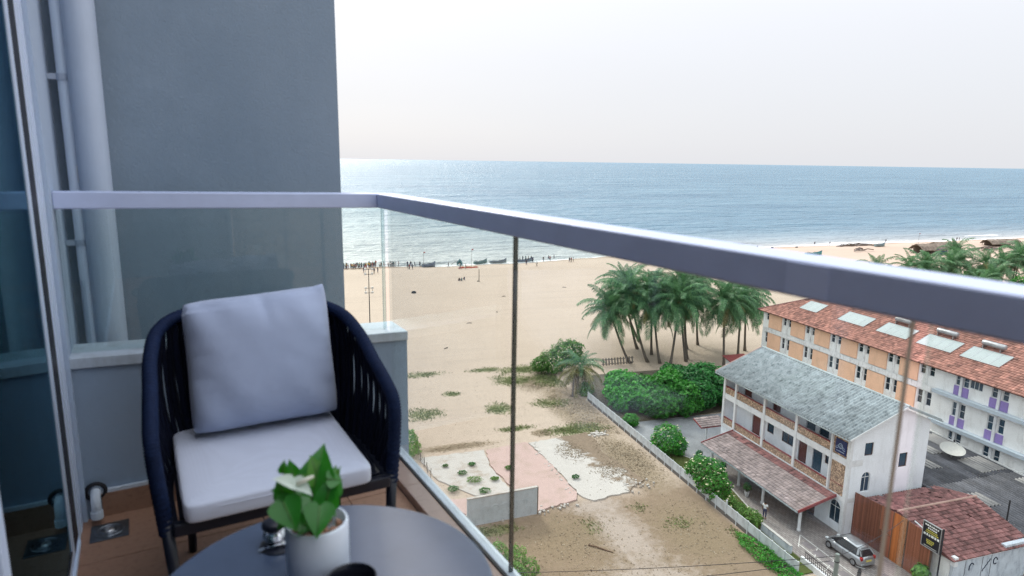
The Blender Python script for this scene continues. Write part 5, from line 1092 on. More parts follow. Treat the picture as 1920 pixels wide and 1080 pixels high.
boat('small pale boat on the sand right of the driftwood pile', 214.0, 198.7, R(2), 5.0, (.22, .30, .30), 7)
# red nets laid out on the sand
m_net = mat('red_net', (.42, .10, .06), .9, .2, 4)
nt = thing('fishing_net', 'orange-red fishing net and ropes laid on the sand below the boats', 'fishing net', (45.6, 183.5, .0))
for k in range(5): MB().tube([(-2.8 + .7 * q + rs.uniform(-.1, .1), rs.uniform(-1, 1) + .3 * k, .15 + .12 * (q % 3)) for q in range(9)], .10, 5).build('net_rope', m_net, nt)
def mast(label, x, y, h, bars):
    t = thing('lamp_mast', label, 'lamp mast', (x, y, gz(x, y) - .1)); MB().lathe([(.11, 0), (.06, h), (0, h)], (0, 0, 0), 8).build('pole', m_dark, t)
    for z in bars:
        MB().tube([(-.75, 0, z), (.75, 0, z)], .045, 6).build('cross_arm', m_dark, t); MB().tube([(-.75, 0, z - .9), (.75, 0, z - .9)], .045, 6).build('cross_arm', m_dark, t)
        for s_ in (-.62, .62):
            MB().box(s_ - .03, s_ + .03, -.03, .03, z - .9, z).build('bracket', m_dark, t)
            MB().box(s_ - .2, s_ + .2, -.22, .02, z - 1.0, z - .62).build('floodlight', m_alu, t, bevel=.03); MB().box(s_ - .2, s_ + .2, -.2, .0, z - .1, z + .25).build('floodlight', m_alu, t, bevel=.03)
mast('tall dark floodlight mast on the sand left of the corner glass', 11.3, 121.4, 11.2, (7.6, 11.1))
t = thing('timber_pole', 'short dark pole standing alone on the sand below the boats', 'pole', (43.4, 163.2, 0)); MB().lathe([(.11, -.2), (.08, 3.2), (0, 3.22)], (0, 0, 0), 8).build('pole', m_bark, t); box_obj('foot', m_bark, t, -.5, .15, -.15, .15, 0, .18)
for x, y, h, lb in ((33.9, 191.6, 4.2, 'thin flag staff at the stern of the leftmost beached boat'), (47.6, 187.6, 5.2, 'thin rod standing by the red nets'), (238.5, 203, 4.5, 'thin staff on the sand left of the thatched huts')):
    t = thing('staff', lb, 'staff', (x, y, 0)); MB().lathe([(.05, -.2), (.03, h), (0, h)], (0, 0, 0), 6).build('pole', m_bark, t); box_obj('pennant', tops[2], t, .04, .5, -.01, .01, h - .35, h)
def hut(label, x, y, rz, L, W, H, tarp=None):
    t = thing('thatched_hut', label, 'hut', (x, y, 0), rz); m_th = bpy.data.materials.get('thatch') or mat('thatch', (.20, .165, .13), .95, .45, 1.2, .6, 6, .1, stain=(.08, .065, .055), sfac=.8, sscale=1.5)
    for sx_ in (-1, 1):
        for sy_ in (-1, 1): MB().tube([(sx_ * L * .46, sy_ * W * .45, 0), (sx_ * L * .46, sy_ * W * .45, H * .8)], .08, 6).build('post', m_bark, t)
    mm = MB(); r2 = random.Random(int(x))
    nseg = 14; prof = []
    for i in range(nseg + 1):
        u = -L / 2 + L * i / nseg
        for v, z in ((-W * .62, H * .42), (-W * .35, H * .78), (0, H), (W * .35, H * .78), (W * .62, H * .42)): prof.append((u + r2.uniform(-.1, .1), v + r2.uniform(-.12, .12), z + r2.uniform(-.14, .14)))
    mm.add(prof, [(i * 5 + k, i * 5 + k + 1, (i + 1) * 5 + k + 1, (i + 1) * 5 + k) for i in range(nseg) for k in range(4)]); o = mm.build('thatch_roof', m_th, t); s_ = o.modifiers.new('t', 'SOLIDIFY'); s_.thickness = .25
    box_obj('back_wall', m_th, t, -L * .44, L * .44, W * .3, W * .36, 0, H * .6)
    if tarp: box_obj('tarpaulin', tarp, t, L * .02, L * .46, -W * .56, -W * .52, .1, H * .55)
hut('thatched hut with a blue tarpaulin, left of the two beach huts', 217.5, 180.5, R(-6), 11, 5.5, 3.6, mat('blue_tarp', (.02, .05, .16), .6))
hut('long low thatched shelter behind the tallest far palm', 235, 188.5, R(-4), 11, 4.5, 2.8, mat('green_tarp', (.04, .09, .08), .7))
hut('small thatched hut standing alone at the right edge of the beach', 267.5, 190.5, R(-8), 14, 5, 3.0)
def drift(label, x, y, L, W, n_, seed):
    t = thing('driftwood_pile', label, 'driftwood', (x, y, gz(x, y))); r2 = random.Random(seed)
    for k in range(n_):
        a_ = r2.uniform(-.5, .5); l = r2.uniform(.25, .7) * L; px_, py_ = r2.uniform(-.4, .4) * L, r2.uniform(-.5, .5) * W; z = r2.uniform(.1, 1.1)
        MB().tube([(px_ - l / 2 * math.cos(a_), py_ - l / 2 * math.sin(a_), z * .4), (px_, py_, z), (px_ + l / 2 * math.cos(a_), py_ + l / 2 * math.sin(a_), z * .6)], r2.uniform(.1, .22), 6).build('log', m_bark if k % 3 else bpy.data.materials['grey_timber'], t)
drift('long pile of driftwood and timber near the water above the handrail', 208.5, 205.5, 16, 5, 16, 1)
drift('small heap of timber with a red cloth below the long driftwood pile', 195.5, 190.0, 7, 3, 8, 2)
drift('pile of boards and planks right of the thatched huts', 249, 183, 16, 5, 14, 3)
drift('scattered pale timber above the handrail left of the far palms', 150, 140, 7, 2.5, 9, 4)
for k, (x, y, lb) in enumerate(((24.5, 152, 'dark bird-like speck resting on the open sand right of the corner glass'), (181, 206, 'dark bundle on the sand left of the driftwood pile'), (171, 207.5, 'dark bundle at the water right of the two bathers'), (229, 196, 'small dark basket on the sand left of the thin staff'))):
    o = MB().lathe([(.001, 0), (.5, .05), (.55, .3), (.25, .5), (.001, .52)], (0, 0, 0), 9).build('bundle', m_dark if k != 3 else m_bark); o.location = (x, y, gz(x, y)); o.scale = (1.1, .7, 1); setp(o, lb, 'bundle')
for k, (x, y) in enumerate(((30, 120), (38, 128), (62, 150), (22, 104), (70, 112), (44, 143), (53, 118), (75, 128))):
    o = MB().tube([(-.5, 0, .04), (0, .15, .1), (.5, 0, .05)], .07, 5).build('driftwood_stick', m_bark); o.location = (x, y, gz(x, y)); o.rotation_euler = (0, 0, k * 1.3); setp(o, 'small dark stick lying on the open sand', 'stick', 'sticks on the open sand')

# ================================================================== the balcony (its own axes, turned from the street)
BA = R(11.9); FZ = CAM_Z - 1.25
def bw_(x, y, z=0.): return (x * math.cos(BA) - y * math.sin(BA), x * math.sin(BA) + y * math.cos(BA), FZ + z)
def bthing(name, label, cat, x=0, y=0, z=0, rz=0., group=None): return thing(name, label, cat, bw_(x, y, z), BA + rz, group)
def bstruct(o, kind='structure'): o.location = bw_(0, 0, 0); o.rotation_euler = (0, 0, BA); o['kind'] = kind; return o
# render with sponge-float texture on the facing wall
def render_mat(name, a, b, bump=.55):
    n = N(name); co = n.coord(); k = n.mix(n.maprange(n.noise(co, 2.2, 4, .6), .3, .7), a, b)
    k = n.mix(n.maprange(n.noise(co, 9, 5, .7), .55, .8, 0, .25), k, tuple(x * .8 for x in a))
    vo = n.new('ShaderNodeTexVoronoi'); vo.inputs['Scale'].default_value = 120; n.ln(co, vo.inputs['Vector'])
    h = n.math('ADD', n.noise(co, 85, 5, .7), n.math('MULTIPLY', vo.outputs['Distance'], .5))
    mst = n.new('ShaderNodeMapping'); mst.inputs['Scale'].default_value = (9, 9, .5); n.ln(co, mst.inputs['Vector'])
    k = n.mix(n.maprange(n.noise(mst.outputs[0], 1.0, 5, .65), .52, .75, 0, .13), k, tuple(x * .68 for x in a)); k = n.mix(n.maprange(n.noise(co, 1.1, 6, .7), .55, .8, 0, .22), k, tuple(min(1, x * 1.35) for x in b))
    return n.done(n.bsdf(k, .85, 0, .25, n.bump(h, bump, .004)))
m_gwall = render_mat('grey_blue_render', (.185, .25, .325), (.21, .275, .35), .45)
m_lwall = render_mat('low_wall_render', (.245, .325, .43), (.275, .355, .46), .35)
m_side_lit = render_mat('skylit_side_render', (.36, .45, .58), (.40, .49, .62), .3)  # paler copy of the wall render: skylight on the return wall painted in
m_trimw = mat('white_balcony_paint', (.56, .63, .72), .6, .07, 6, .1, 60, .001, stain=(.30, .31, .33), sfac=.45, sscale=7)
m_alum = mat('powder_coated_aluminium', (.47, .545, .76), .36, .06, 8, spec=.5)
m_alud = mat('door_aluminium', (.56, .66, .84), .35, .04, 8)
m_black = mat('black_gasket', (.006, .007, .012), .5, .1, 8)
m_ceil = mat('white_soffit', (.72, .75, .78), .9, .04, 1)
# floor tiles
n = N('brown_floor_tile'); co = n.coord(); mpt = n.new('ShaderNodeMapping'); mpt.inputs['Scale'].default_value = (1, 14, 1); n.ln(co, mpt.inputs['Vector'])
c = n.mix(n.noise(mpt.outputs[0], 9, 5, .7), (.27, .15, .10), (.37, .215, .15)); c = n.mix(n.maprange(n.noise(co, 55, 4, .7), .5, .7, 0, .45), c, (.17, .09, .06))
hs = n.new('ShaderNodeHueSaturation'); n.ln(c, hs.inputs['Color']); n.ln(n.maprange(n.rnd(), 0, 1, .88, 1.12), hs.inputs['Value'])
m_tile = n.done(n.bsdf(hs.outputs[0], .48, 0, .45, n.bump(n.noise(co, 40, 4, .6), .25, .003)))
m_grout = mat('grout', (.33, .24, .20), .9, .1, 10)
fl = MB().box(-.30, .80, -2.6, 2.56, -.12, -.006).build('balcony_floor', m_grout); bstruct(fl)
tmx = {}
xs_ = [-.30, .0, .30, .60, .795]; ys_ = [2.545 - .30 * k for k in range(18)]
for i in range(4):
    for j in range(17):
        x0, x1, y1, y0 = xs_[i] + .002, xs_[i + 1] - .002, ys_[j] - .002, ys_[j + 1] + .002
        k = round(x1 - x0, 3)
        if k not in tmx: tmx[k] = MB().box(0, x1 - x0, 0, y1 - y0, -.006, .0).mesh('floor_tile', m_tile)
        link('floor_tile', tmx[k], fl, (x0, y0, random.uniform(-.0006, .0006)))
n = N('glossy_kerb_tile'); co = n.coord(); c = n.mix(n.noise(co, 4, 5, .7), (.30, .205, .175), (.42, .31, .27)); c = n.mix(n.maprange(n.noise(co, 16, 5, .7), .52, .7, 0, .5), c, (.22, .15, .13)); m_kt = n.done(n.bsdf(c, .22, 0, .5))
kt = MB().box(.797, .865, -2.6, 2.555, -.12, .03).build('kerb', m_kt, bevel=.004); bstruct(kt)
for k in range(9): box_obj('kerb_joint', m_grout, kt, .7965, .8655, 2.2 - k * .6, 2.203 - k * .6, -.005, .0308)
box_obj('sealant', m_black, kt, .8652, .8735, -2.6, 2.55, .0, .034); box_obj('ledge', m_trimw, kt, .8738, .908, -2.6, 2.552, -.12, .036, bevel=.003)
bstruct(MB().box(-.9, .9075, -2.6, 2.95, -.34, -.125).build('floor_slab', m_ceil))
bstruct(MB().box(-4, -.24, -2.6, 2.96, 2.62, 2.85).build('ceiling', m_ceil))  # unseen slab, cut back to the room so skylight reaches the balcony
# upstand at the end of the balcony with its white cap
lwl = thing('end_upstand', 'low grey rendered wall with a chipped white cap closing the end of the balcony', 'wall', bw_(0, 0), BA)
MB().add([(x, y, z) for x, zt in ((-.30, .545), (.952, .498)) for y in (2.56, 2.74) for z in (-.34, zt)], [(0, 1, 3, 2), (4, 6, 7, 5), (0, 4, 5, 1), (2, 3, 7, 6), (1, 5, 7, 3), (0, 2, 6, 4)]).build('upstand', m_lwall, lwl)
MB().add([(x, y, z + dz) for x, z in ((-.30, .547), (.9525, .500)) for y in (2.548, 2.75) for dz in (0, .038)], [(0, 1, 3, 2), (4, 6, 7, 5), (0, 4, 5, 1), (2, 3, 7, 6), (1, 5, 7, 3), (0, 2, 6, 4)]).build('cap', mat('grey_white_cap', (.42, .49, .57), .65, .08, 6, .1, 60, .001, stain=(.24, .26, .28), sfac=.6, sscale=7), lwl, bevel=.003)
sk = MB().box(-.19, .05, 2.543, 2.5585, .0, .085).build('skirting_tile', m_tile, lwl); box_obj('skirting_tile', m_tile, lwl, .053, .35, 2.543, 2.5585, 0, .085); box_obj('skirting_tile', m_tile, lwl, .353, .65, 2.543, 2.5585, 0, .085); box_obj('skirting_tile', m_tile, lwl, .653, .79, 2.543, 2.5585, 0, .085)
box_obj('skirting_grout', m_trimw, lwl, -.2, .79, 2.546, 2.5585, .0855, .098)
# walls of the hotel itself
hw = thing('hotel_wall', 'tall blue-grey rendered wall rising beyond the end of the balcony', 'wall', bw_(0, 0), BA)
box_obj('render', m_gwall, hw, -.6, .804, 2.97, 3.25, -FZ + .0, 9.0)
box_obj('return_wall', m_side_lit, hw, -.6, -.236, 2.53, 2.968, -FZ, 9.0)
facade = MB().box(-4, .79, -2.6, 2.9, -FZ, -.345).build('hotel_facade', m_gwall); facade.location = bw_(0, 0); facade.rotation_euler = (0, 0, BA); setp(facade, 'blue-grey rendered hotel front below the balcony floor', 'wall')
behind = MB().box(-4, .9, -2.9, -2.62, -FZ, 2.6).build('unseen_partition', m_gwall); behind.location = bw_(0, 0); behind.rotation_euler = (0, 0, BA); setp(behind, 'unseen rendered partition wall added for the balcony glass to reflect', 'wall')  # out of view, put in so the end glass mirrors something dark
# pipes
pipe = thing('drain_pipe', 'thick pale grey drain pipe running down beyond the balcony glass', 'pipe', bw_(-.123, 2.885), BA)
m_pvc = mat('grey_pvc', (.36, .43, .54), .45, .05, 4); m_pvcd = mat('grey_conduit', (.34, .42, .54), .5, .05, 4)
MB().tube([(0, 0, -FZ + .1), (0, 0, -.5), (0, 0, 8.5)], .052, 28).build('pipe', m_pvc, pipe, smooth=True)
MB().tube([(0, 0, 1.13), (0, 0, 1.235)], .058, 28).build('socket', m_pvc, pipe, smooth=False) if False else None
cd = thing('conduit', 'thin grey conduit pipe clipped to the wall left of the drain pipe', 'pipe', bw_(-.190, 2.905), BA)
MB().tube([(0, 0, -FZ + .1), (0, 0, 8.5)], .0185, 18).build('pipe', m_pvcd, cd, smooth=True)
for z in (1.52, .93, 2.6): MB().tube([(0, 0, z - .011), (0, 0, z + .011)], .0225, 16).build('clip', m_pvc, cd); box_obj('clip_foot', m_pvc, cd, -.046, .0, -.01, .01, z - .01, z + .01)
vb = thing('pipe_bracket', 'tiny metal bracket between the conduit and the drain pipe above the handrail', 'bracket', bw_(-.172, 2.90, 1.15), BA); box_obj('plate', m_alu, vb, -.008, .0, -.01, .02, 0, .06); box_obj('plate', m_alu, vb, .006, .012, -.01, .02, 0, .06)
# floor drain and waste elbow
dr = bthing('floor_drain', 'square dark metal floor drain in the tiled balcony corner', 'drain', -.168, 2.425, 0)
m_steel = mat('dull_steel', (.16, .18, .21), .35, .15, 20, metal=.9)
box_obj('plate', m_steel, dr, -.056, .056, -.056, .056, .0, .004, bevel=.001)
dg_ = MB(); dg_.lathe([(.018, .0045), (.02, .008), (.026, .008), (.028, .0045)], (0, 0, 0), 28); dg_.lathe([(.034, .0045), (.036, .0075), (.042, .0075), (.044, .0045)], (0, 0, 0), 28); dg_.build('grate_ring', m_steel, dr, smooth=True); MB().lathe([(.001, .009), (.013, .0085), (.015, .0045)], (0, 0, 0), 20).build('grate_hub', m_alu, dr, smooth=True)
el = bthing('waste_elbow', 'white plastic waste elbow coming out of the low wall above the drain', 'pipe', -.205, 2.54, 0)
MB().tube([(0, .03, .098), (0, -.008, .098), (0, -.028, .090), (0, -.036, .072), (0, -.037, .02)], .0155, 16).build('elbow', m_trimw, el, smooth=True); MB().tube([(0, -.037, .045), (0, -.037, .02)], .019, 16).build('collar', m_trimw, el)
MB().lathe([(.024, 0), (.034, .002), (.036, .006), (.03, .010), (.023, .010)], (0, 0, 0), 20).build('wall_flange', m_black, el, loc=(0, .012, .098), rot=(R(90), 0, 0))
# sliding door on the left
sd = bthing('sliding_door', 'aluminium sliding glass door along the left side of the balcony', 'door', 0, 0, 0)
m_dglass = glass_mat('door_glass', (.16, .27, .33), (.30, .52, .62), 1.5)
m_room = mat('dark_room', (.03, .045, .055), .9, .2, 2)
box_obj('jamb', m_alud, sd, -.335, -.2505, 2.385, 2.452, .0, 2.6, bevel=.0015); box_obj('jamb', m_alud, sd, -.335, -.249, 2.457, 2.528, .0, 2.6, bevel=.0015); box_obj('jamb_groove', m_black, sd, -.33, -.2535, 2.4525, 2.4565, 0, 2.6)
box_obj('gasket', m_black, sd, -.332, -.2525, 2.272, 2.3845, .034, 2.55)
box_obj('track', m_alud, sd, -.335, -.247, -2.6, 2.384, .0, .018, bevel=.002); box_obj('track_rib', m_alud, sd, -.262, -.256, -2.6, 2.384, .0185, .033)
box_obj('head', m_alud, sd, -.335, -.25, -2.6, 2.384, 2.551, 2.6)
sash = box_obj('sash', m_alud, sd, -.30, -.2535, 2.215, 2.2715, .036, 2.54); box_obj('meeting_stile', m_alud, sash, -.298, -.246, 1.29, 1.345, .036, 2.54, bevel=.002); box_obj('bottom_rail', m_alud, sash, -.298, -.2545, 1.346, 2.2145, .036, .062); box_obj('rail_seal', m_black, sash, -.256, -.254, 1.346, 2.2145, .0625, .070)
box_obj('glass_pane', m_dglass, sash, -.2600, -.2565, 1.346, 2.2145, .0705, 2.52)
sash2 = box_obj('sash', m_alud, sd, -.270, -.252, -2.5, -2.44, .036, 2.54); box_obj('glass_pane', m_dglass, sash2, -.263, -.259, -2.43, 1.288, .036, 2.54)
rm_ = MB(); rm_.add([(-.34, -2.6, .0), (-.34, 2.5, .0), (-3.8, 2.5, .0), (-3.8, -2.6, .0), (-.34, -2.6, 2.6), (-.34, 2.5, 2.6), (-3.8, 2.5, 2.6), (-3.8, -2.6, 2.6)], [(0, 1, 2, 3), (7, 6, 5, 4), (1, 5, 6, 2), (2, 6, 7, 3), (3, 7, 4, 0)])
room = rm_.build('room_interior', m_room); bstruct(room)
ct = bthing('curtain', 'dark teal curtain hanging inside the sliding glass door', 'curtain', 0, 0, 0)
cm = MB(); pts = [(-.42 + .035 * math.sin(k * .9) + .01 * math.sin(k * 2.3), 2.4 - k * .028) for k in range(34)]
cm.add([(x, y, .05) for x, y in pts] + [(x, y, 2.5) for x, y in pts], [(k, k + 1, 35 + k - 0, 34 + k) for k in range(33)]); cm.build('drape', mat('teal_curtain', (.05, .13, .17), .9, .1, 3), ct, smooth=True)
# glass railing with square aluminium handrail
rg = bthing('glass_railing', 'frameless glass balcony railing with a square grey aluminium handrail', 'railing', 0, 0, 0)
RT, RB, XI, XO, YI, YO = 1.112, 1.056, .845, .925, 2.588, 2.66
hr = MB(); hr.add([(XI, -2.6, RB), (XO, -2.6, RB), (XO, -2.6, RT), (XI, -2.6, RT), (XI, YI, RB), (XO, YO, RB), (XO, YO, RT), (XI, YI, RT)], [(0, 1, 2, 3), (0, 4, 5, 1), (1, 5, 6, 2), (2, 6, 7, 3), (3, 7, 4, 0), (7, 6, 5, 4)]); hr.build('handrail', m_alum, rg, bevel=.004)
hr = MB(); hr.add([(-.236, YI, RB + .02), (-.236, YO, RB + .02), (-.236, YO, RT + .02), (-.236, YI, RT + .02), (XI - .0015, YI, RB), (XO - .0015, YO, RB), (XO - .0015, YO, RT), (XI - .0015, YI, RT)], [(0, 1, 2, 3), (0, 4, 5, 1), (1, 5, 6, 2), (2, 6, 7, 3), (3, 7, 4, 0), (7, 6, 5, 4)]); hr.build('handrail', m_alum, rg, bevel=.004)
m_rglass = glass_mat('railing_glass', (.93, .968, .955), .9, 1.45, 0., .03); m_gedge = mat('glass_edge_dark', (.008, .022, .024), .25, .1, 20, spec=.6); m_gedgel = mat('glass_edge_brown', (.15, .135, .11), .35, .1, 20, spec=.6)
m_clearedge = glass_mat('glass_edge_clear', (.78, .86, .86), .9, 1.5)
def pane(x0, x1, y0, y1, z0, z1, axis, e0=None, e1=None):
    p = MB(); p.box(x0, x1, y0, y1, z0, z1); o = p.build('glass_pane', [m_rglass, e0 or m_clearedge], rg)
    for f in o.data.polygons:
        nn = f.normal; f.material_index = 0 if abs(nn[axis]) > .9 or (e0 and nn[1] > .5) else 1
    return o
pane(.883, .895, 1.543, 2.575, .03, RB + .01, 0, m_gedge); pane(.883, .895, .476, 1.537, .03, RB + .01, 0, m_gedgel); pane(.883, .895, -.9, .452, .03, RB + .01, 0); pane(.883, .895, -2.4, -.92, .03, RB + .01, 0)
pane(-.234, .872, 2.615, 2.627, .53, RB + .012, 1)
box_obj('joint_seal', m_gedge, rg, .8825, .8955, 1.5372, 1.5428, .032, RB); 
box_obj('rail_sleeve', mat('rail_joint_sleeve', (.55, .63, .86), .34, .04, 8), rg, XI - .0012, XI + .002, .575, .645, RB + .004, RT - .004); box_obj('corner_seal', m_clearedge, rg, .8725, .8825, 2.6135, 2.6285, .543, RB)

# ================================================================== woven armchair
ch = bthing('armchair', 'dark navy rope-woven armchair with pale seat cushion at the end of the balcony', 'chair', 0, 0, 0)
m_rope = mat('navy_rope', (.004, .006, .018), .8, .25, 60, .5, 220, .002, spec=.12, rand=.25)
m_rim_rope = mat('navy_rim_rope', (.005, .013, .045), .75, .25, 60, .4, 220, .002, spec=.15)
m_cframe = mat('black_chair_frame', (.006, .008, .018), .4, .1, 10)
def fabric(name, a, b):
    n = N(name); co = n.coord(); w1, w2 = (n.new('ShaderNodeTexWave', wave_type='BANDS', bands_direction=d) for d in ('X', 'Z'))
    for w in (w1, w2): w.inputs['Scale'].default_value = 330; w.inputs['Distortion'].default_value = .5; n.ln(co, w.inputs['Vector'])
    h = n.math('ADD', w1.outputs['Fac'], w2.outputs['Fac']); c = n.mix(n.noise(co, 5, 4, .6), a, b); c = n.mix(n.maprange(h, .4, 1.6, .0, .14), c, tuple(x * .7 for x in a))
    fw = n.noise(co, 14, 5, .65)
    return n.done(n.bsdf(c, .92, 0, .15, n.bump(n.math('ADD', n.math('MULTIPLY', h, .04), n.math('MULTIPLY', fw, 1.2)), .35, .006), **{'Sheen Weight': .25}))
m_cush = fabric('pale_grey_fabric', (.50, .55, .69), (.56, .61, .74)); m_pill = fabric('grey_blue_fabric', (.33, .395, .56), (.385, .45, .615))
def cr(pts, n_):
    """Catmull-Rom through pts"""
    P = [Vector(p) for p in pts]; P = [P[0] * 2 - P[1]] + P + [P[-1] * 2 - P[-2]]; out = []
    for i in range(1, len(P) - 2):
        for k in range(n_):
            t = k / n_; a, b, c, d = P[i - 1], P[i], P[i + 1], P[i + 2]
            out.append(.5 * ((2 * b) + (c - a) * t + (2 * a - 5 * b + 4 * c - d) * t * t + (3 * b - a - 3 * c + d) * t ** 3))
    out.append(P[-2]); return out
rimk = [(.600, 1.765, .30), (.609, 1.755, .45), (.613, 1.765, .545), (.611, 1.83, .590), (.607, 1.93, .632), (.600, 2.06, .690), (.572, 2.19, .735), (.485, 2.29, .757), (.30, 2.325, .765), (.115, 2.29, .757), (.028, 2.19, .735), (-.001, 2.06, .690), (-.009, 1.93, .632), (-.014, 1.83, .590), (-.017, 1.765, .545), (-.012, 1.755, .45), (-.001, 1.765, .30)]
rim = cr(rimk, 30)
rad = [.0185 * (1 + .10 * math.sin(i * 2.1)) for i in range(len(rim))]
MB().tube(rim, rad, 12).build('rim', m_rim_rope, ch, smooth=True)
basek = [(.585, 1.76, .315), (.588, 1.95, .315), (.575, 2.10, .315), (.52, 2.19, .315), (.30, 2.215, .315), (.08, 2.19, .315), (.028, 2.10, .315), (.012, 1.95, .315), (.015, 1.76, .315)]
basec = cr(basek, 30)
MB().tube(basec, .014, 10).build('seat_ring', m_cframe, ch, smooth=True); MB().bar((.015, 1.745, .315), (.585, 1.745, .315), .028, .034).build('front_rail', m_cframe, ch, bevel=.004); MB().box(.03, .57, 1.77, 2.17, .318, .33).build('seat_deck', m_cframe, ch)
def arc_len(c): L = [0]; [L.append(L[-1] + (c[i + 1] - c[i]).length) for i in range(len(c) - 1)]; return L
def at_len(c, L, s_):
    i = min(max(np.searchsorted(L, s_) - 1, 0), len(c) - 2); t = (s_ - L[i]) / max(1e-9, L[i + 1] - L[i]); return c[i].lerp(c[i + 1], t)
i0 = 55; rim2 = rim[i0:len(rim) - i0]; L1, L2 = arc_len(rim2), arc_len(basec)
NR = 58
for k in range(NR):
    t = (k + .5) / NR; a, b = at_len(rim2, L1, t * L1[-1]), at_len(basec, L2, t * L2[-1])
    mid_ = a.lerp(b, .5); out = Vector((mid_.x - .30, mid_.y - 1.95, 0)); out.normalize()
    gap = .0145 if k % 6 == 3 else .0185
    pts = [a.lerp(b, q) + out * (.022 * math.sin(math.pi * q)) for q in np.linspace(0, 1, 9)]
    sh_ = ((k % 2) * 2 - 1) * .003
    tan = (at_len(rim2, L1, min(1, t + .01) * L1[-1]) - at_len(rim2, L1, max(0, t - .01) * L1[-1])).normalized()
    mm = MB(); vs_ = []
    for q, p in enumerate(pts):
        w = gap; o_ = out * (sh_ * math.cos(q * .8)); vs_ += [p - tan * w + o_, p + o_ + out * .005, p + tan * w + o_, p + o_ - out * .005]
    mm.add(vs_, [(q * 4 + e, q * 4 + (e + 1) % 4, (q + 1) * 4 + (e + 1) % 4, (q + 1) * 4 + e) for q in range(8) for e in range(4)]); mm.build('rope_strand', m_rope, ch, smooth=True)
# front uprights are wrapped; legs below
for a, b in (((.600, 1.762, .34), (.585, 1.758, .0)), ((-.001, 1.762, .34), (.018, 1.758, .0)), ((.53, 2.15, .315), (.535, 2.17, .0)), ((.075, 2.15, .315), (.068, 2.17, .0))): MB().tube([a, b], [.0165, .0125], 12).build('leg', m_cframe, ch, smooth=True)
# inner lining of the shell, dark rope layer behind the strands on the arms
def rbox(cx_, cy_, cz_, sx_, sy_, sz_, puff, n_=26, expo=5.0, seed=0, wr=.0):
    """rounded cushion: superellipsoid grid, puffed, with soft creases"""
    vs_, fs = [], []; r2 = np.random.default_rng(seed)
    nu, nv = 64, 32
    def sgp(v, e): return math.copysign(abs(v) ** e, v)
    e1 = 2.0 / expo; e2 = 2.0 / 24
    for i in range(nv + 1):
        ph_ = -math.pi / 2 + math.pi * i / nv
        for j in range(nu):
            th = 2 * math.pi * j / nu
            x = sgp(math.cos(ph_), e1) * sgp(math.cos(th), e2); y = sgp(math.cos(ph_), e1) * sgp(math.sin(th), e2); z = sgp(math.sin(ph_), e1)
            d = (1 - x * x) * (1 - y * y); zz = z * (1 + puff * d)
            nzv = wr * (float(fbm(x * 3 + 9, y * 3 + 5, 1.0, seed, 3)) - .5)
            vs_.append((cx_ + x * sx_, cy_ + y * sy_, cz_ + zz * sz_ + nzv * (1 if z > 0 else 0)))
    fs = [(i * nu + j, i * nu + (j + 1) % nu, (i + 1) * nu + (j + 1) % nu, (i + 1) * nu + j) for i in range(nv) for j in range(nu)]
    return vs_, fs
v, f = rbox(.281, 1.955, .370, .242, .262, .033, .10, seed=3, wr=.007, expo=7.0)
m = MB(); m.add(v, f); m.build('seat_cushion', m_cush, ch, smooth=True)
sm = MB(); sm.tube([(.281 + .2415 * math.copysign(abs(math.cos(t)) ** .22, math.cos(t)), 1.955 + .2615 * math.copysign(abs(math.sin(t)) ** .22, math.sin(t)), .379) for t in np.linspace(0, 2 * math.pi, 121)], .0022, 6, False); sm.build('seam', m_cush, ch, smooth=True)
# loose pillow: square with pinched corners, creased
pw = bthing('pillow', 'plump grey-blue scatter pillow leaning against the back of the armchair', 'pillow', .312, 2.085, .418)
nu = 44; vs_ = []; PW, PH, PT = .225, .212, .088
for side in (1, -1):
    for i in range(nu + 1):
        for j in range(nu + 1):
            u, w = 2 * i / nu - 1, 2 * j / nu - 1
            pin = 1 - .075 * (1 - abs(u) ** 2.2) if True else 1
            ck = 1 - .055 * (abs(u) * abs(w)) ** 5; x = u * PW * ck * (1 - .03 * (1 - w * w) * abs(u) ** 3); z = w * PH * ck * (1 - .03 * (1 - u * u) * abs(w) ** 3)
            th = PT * ((1 - abs(u) ** 3.0) * (1 - abs(w) ** 3.0)) ** .5 * 1.08; th += .0035 * math.sin(w * 24 + 3 * math.sin(w * 5)) * math.exp(-(1 - abs(u)) / .10) * (1 - abs(u) ** 12) + .003 * math.sin(u * 21 + 2 * math.sin(u * 6)) * math.exp(-(1 - abs(w)) / .09) * (1 - abs(w) ** 12)
            cre = .012 * math.sin(u * 9 + w * 5) * (abs(u) * abs(w)) + .006 * (float(fbm(u * 2 + 7 + 3 * side, w * 2 + 3, .8, 5, 3)) - .5) * min(1, th / .03)
            cre += -.014 * math.exp(-((u - .02 - .1 * (1 - w)) / .07) ** 2) * max(0, w - .35) * 1.6 - .010 * math.exp(-((w + .35 + .2 * u) / .08) ** 2) * max(0, abs(u) - .55) - .010 * math.exp(-((w - .3 - .25 * u) / .06) ** 2) * max(0, abs(u) - .6)
            vs_.append((x, -side * (th + (cre if th > .004 else 0)), PH + z + (.012 * u if w > .8 else 0) + (.010 * max(0, u - .8) / .2 * max(0, w - .8) / .2)))
fs = []; S = nu + 1
for sd_ in (0, 1):
    b0 = sd_ * S * S
    for i in range(nu):
        for j in range(nu): q = (b0 + i * S + j, b0 + (i + 1) * S + j, b0 + (i + 1) * S + j + 1, b0 + i * S + j + 1); fs.append(q if sd_ == 0 else q[::-1])
pm_ = MB(); pm_.add(vs_, fs); po_ = pm_.build('cover', m_pill, pw, smooth=True, rot=(R(-17), R(0), 0)); 
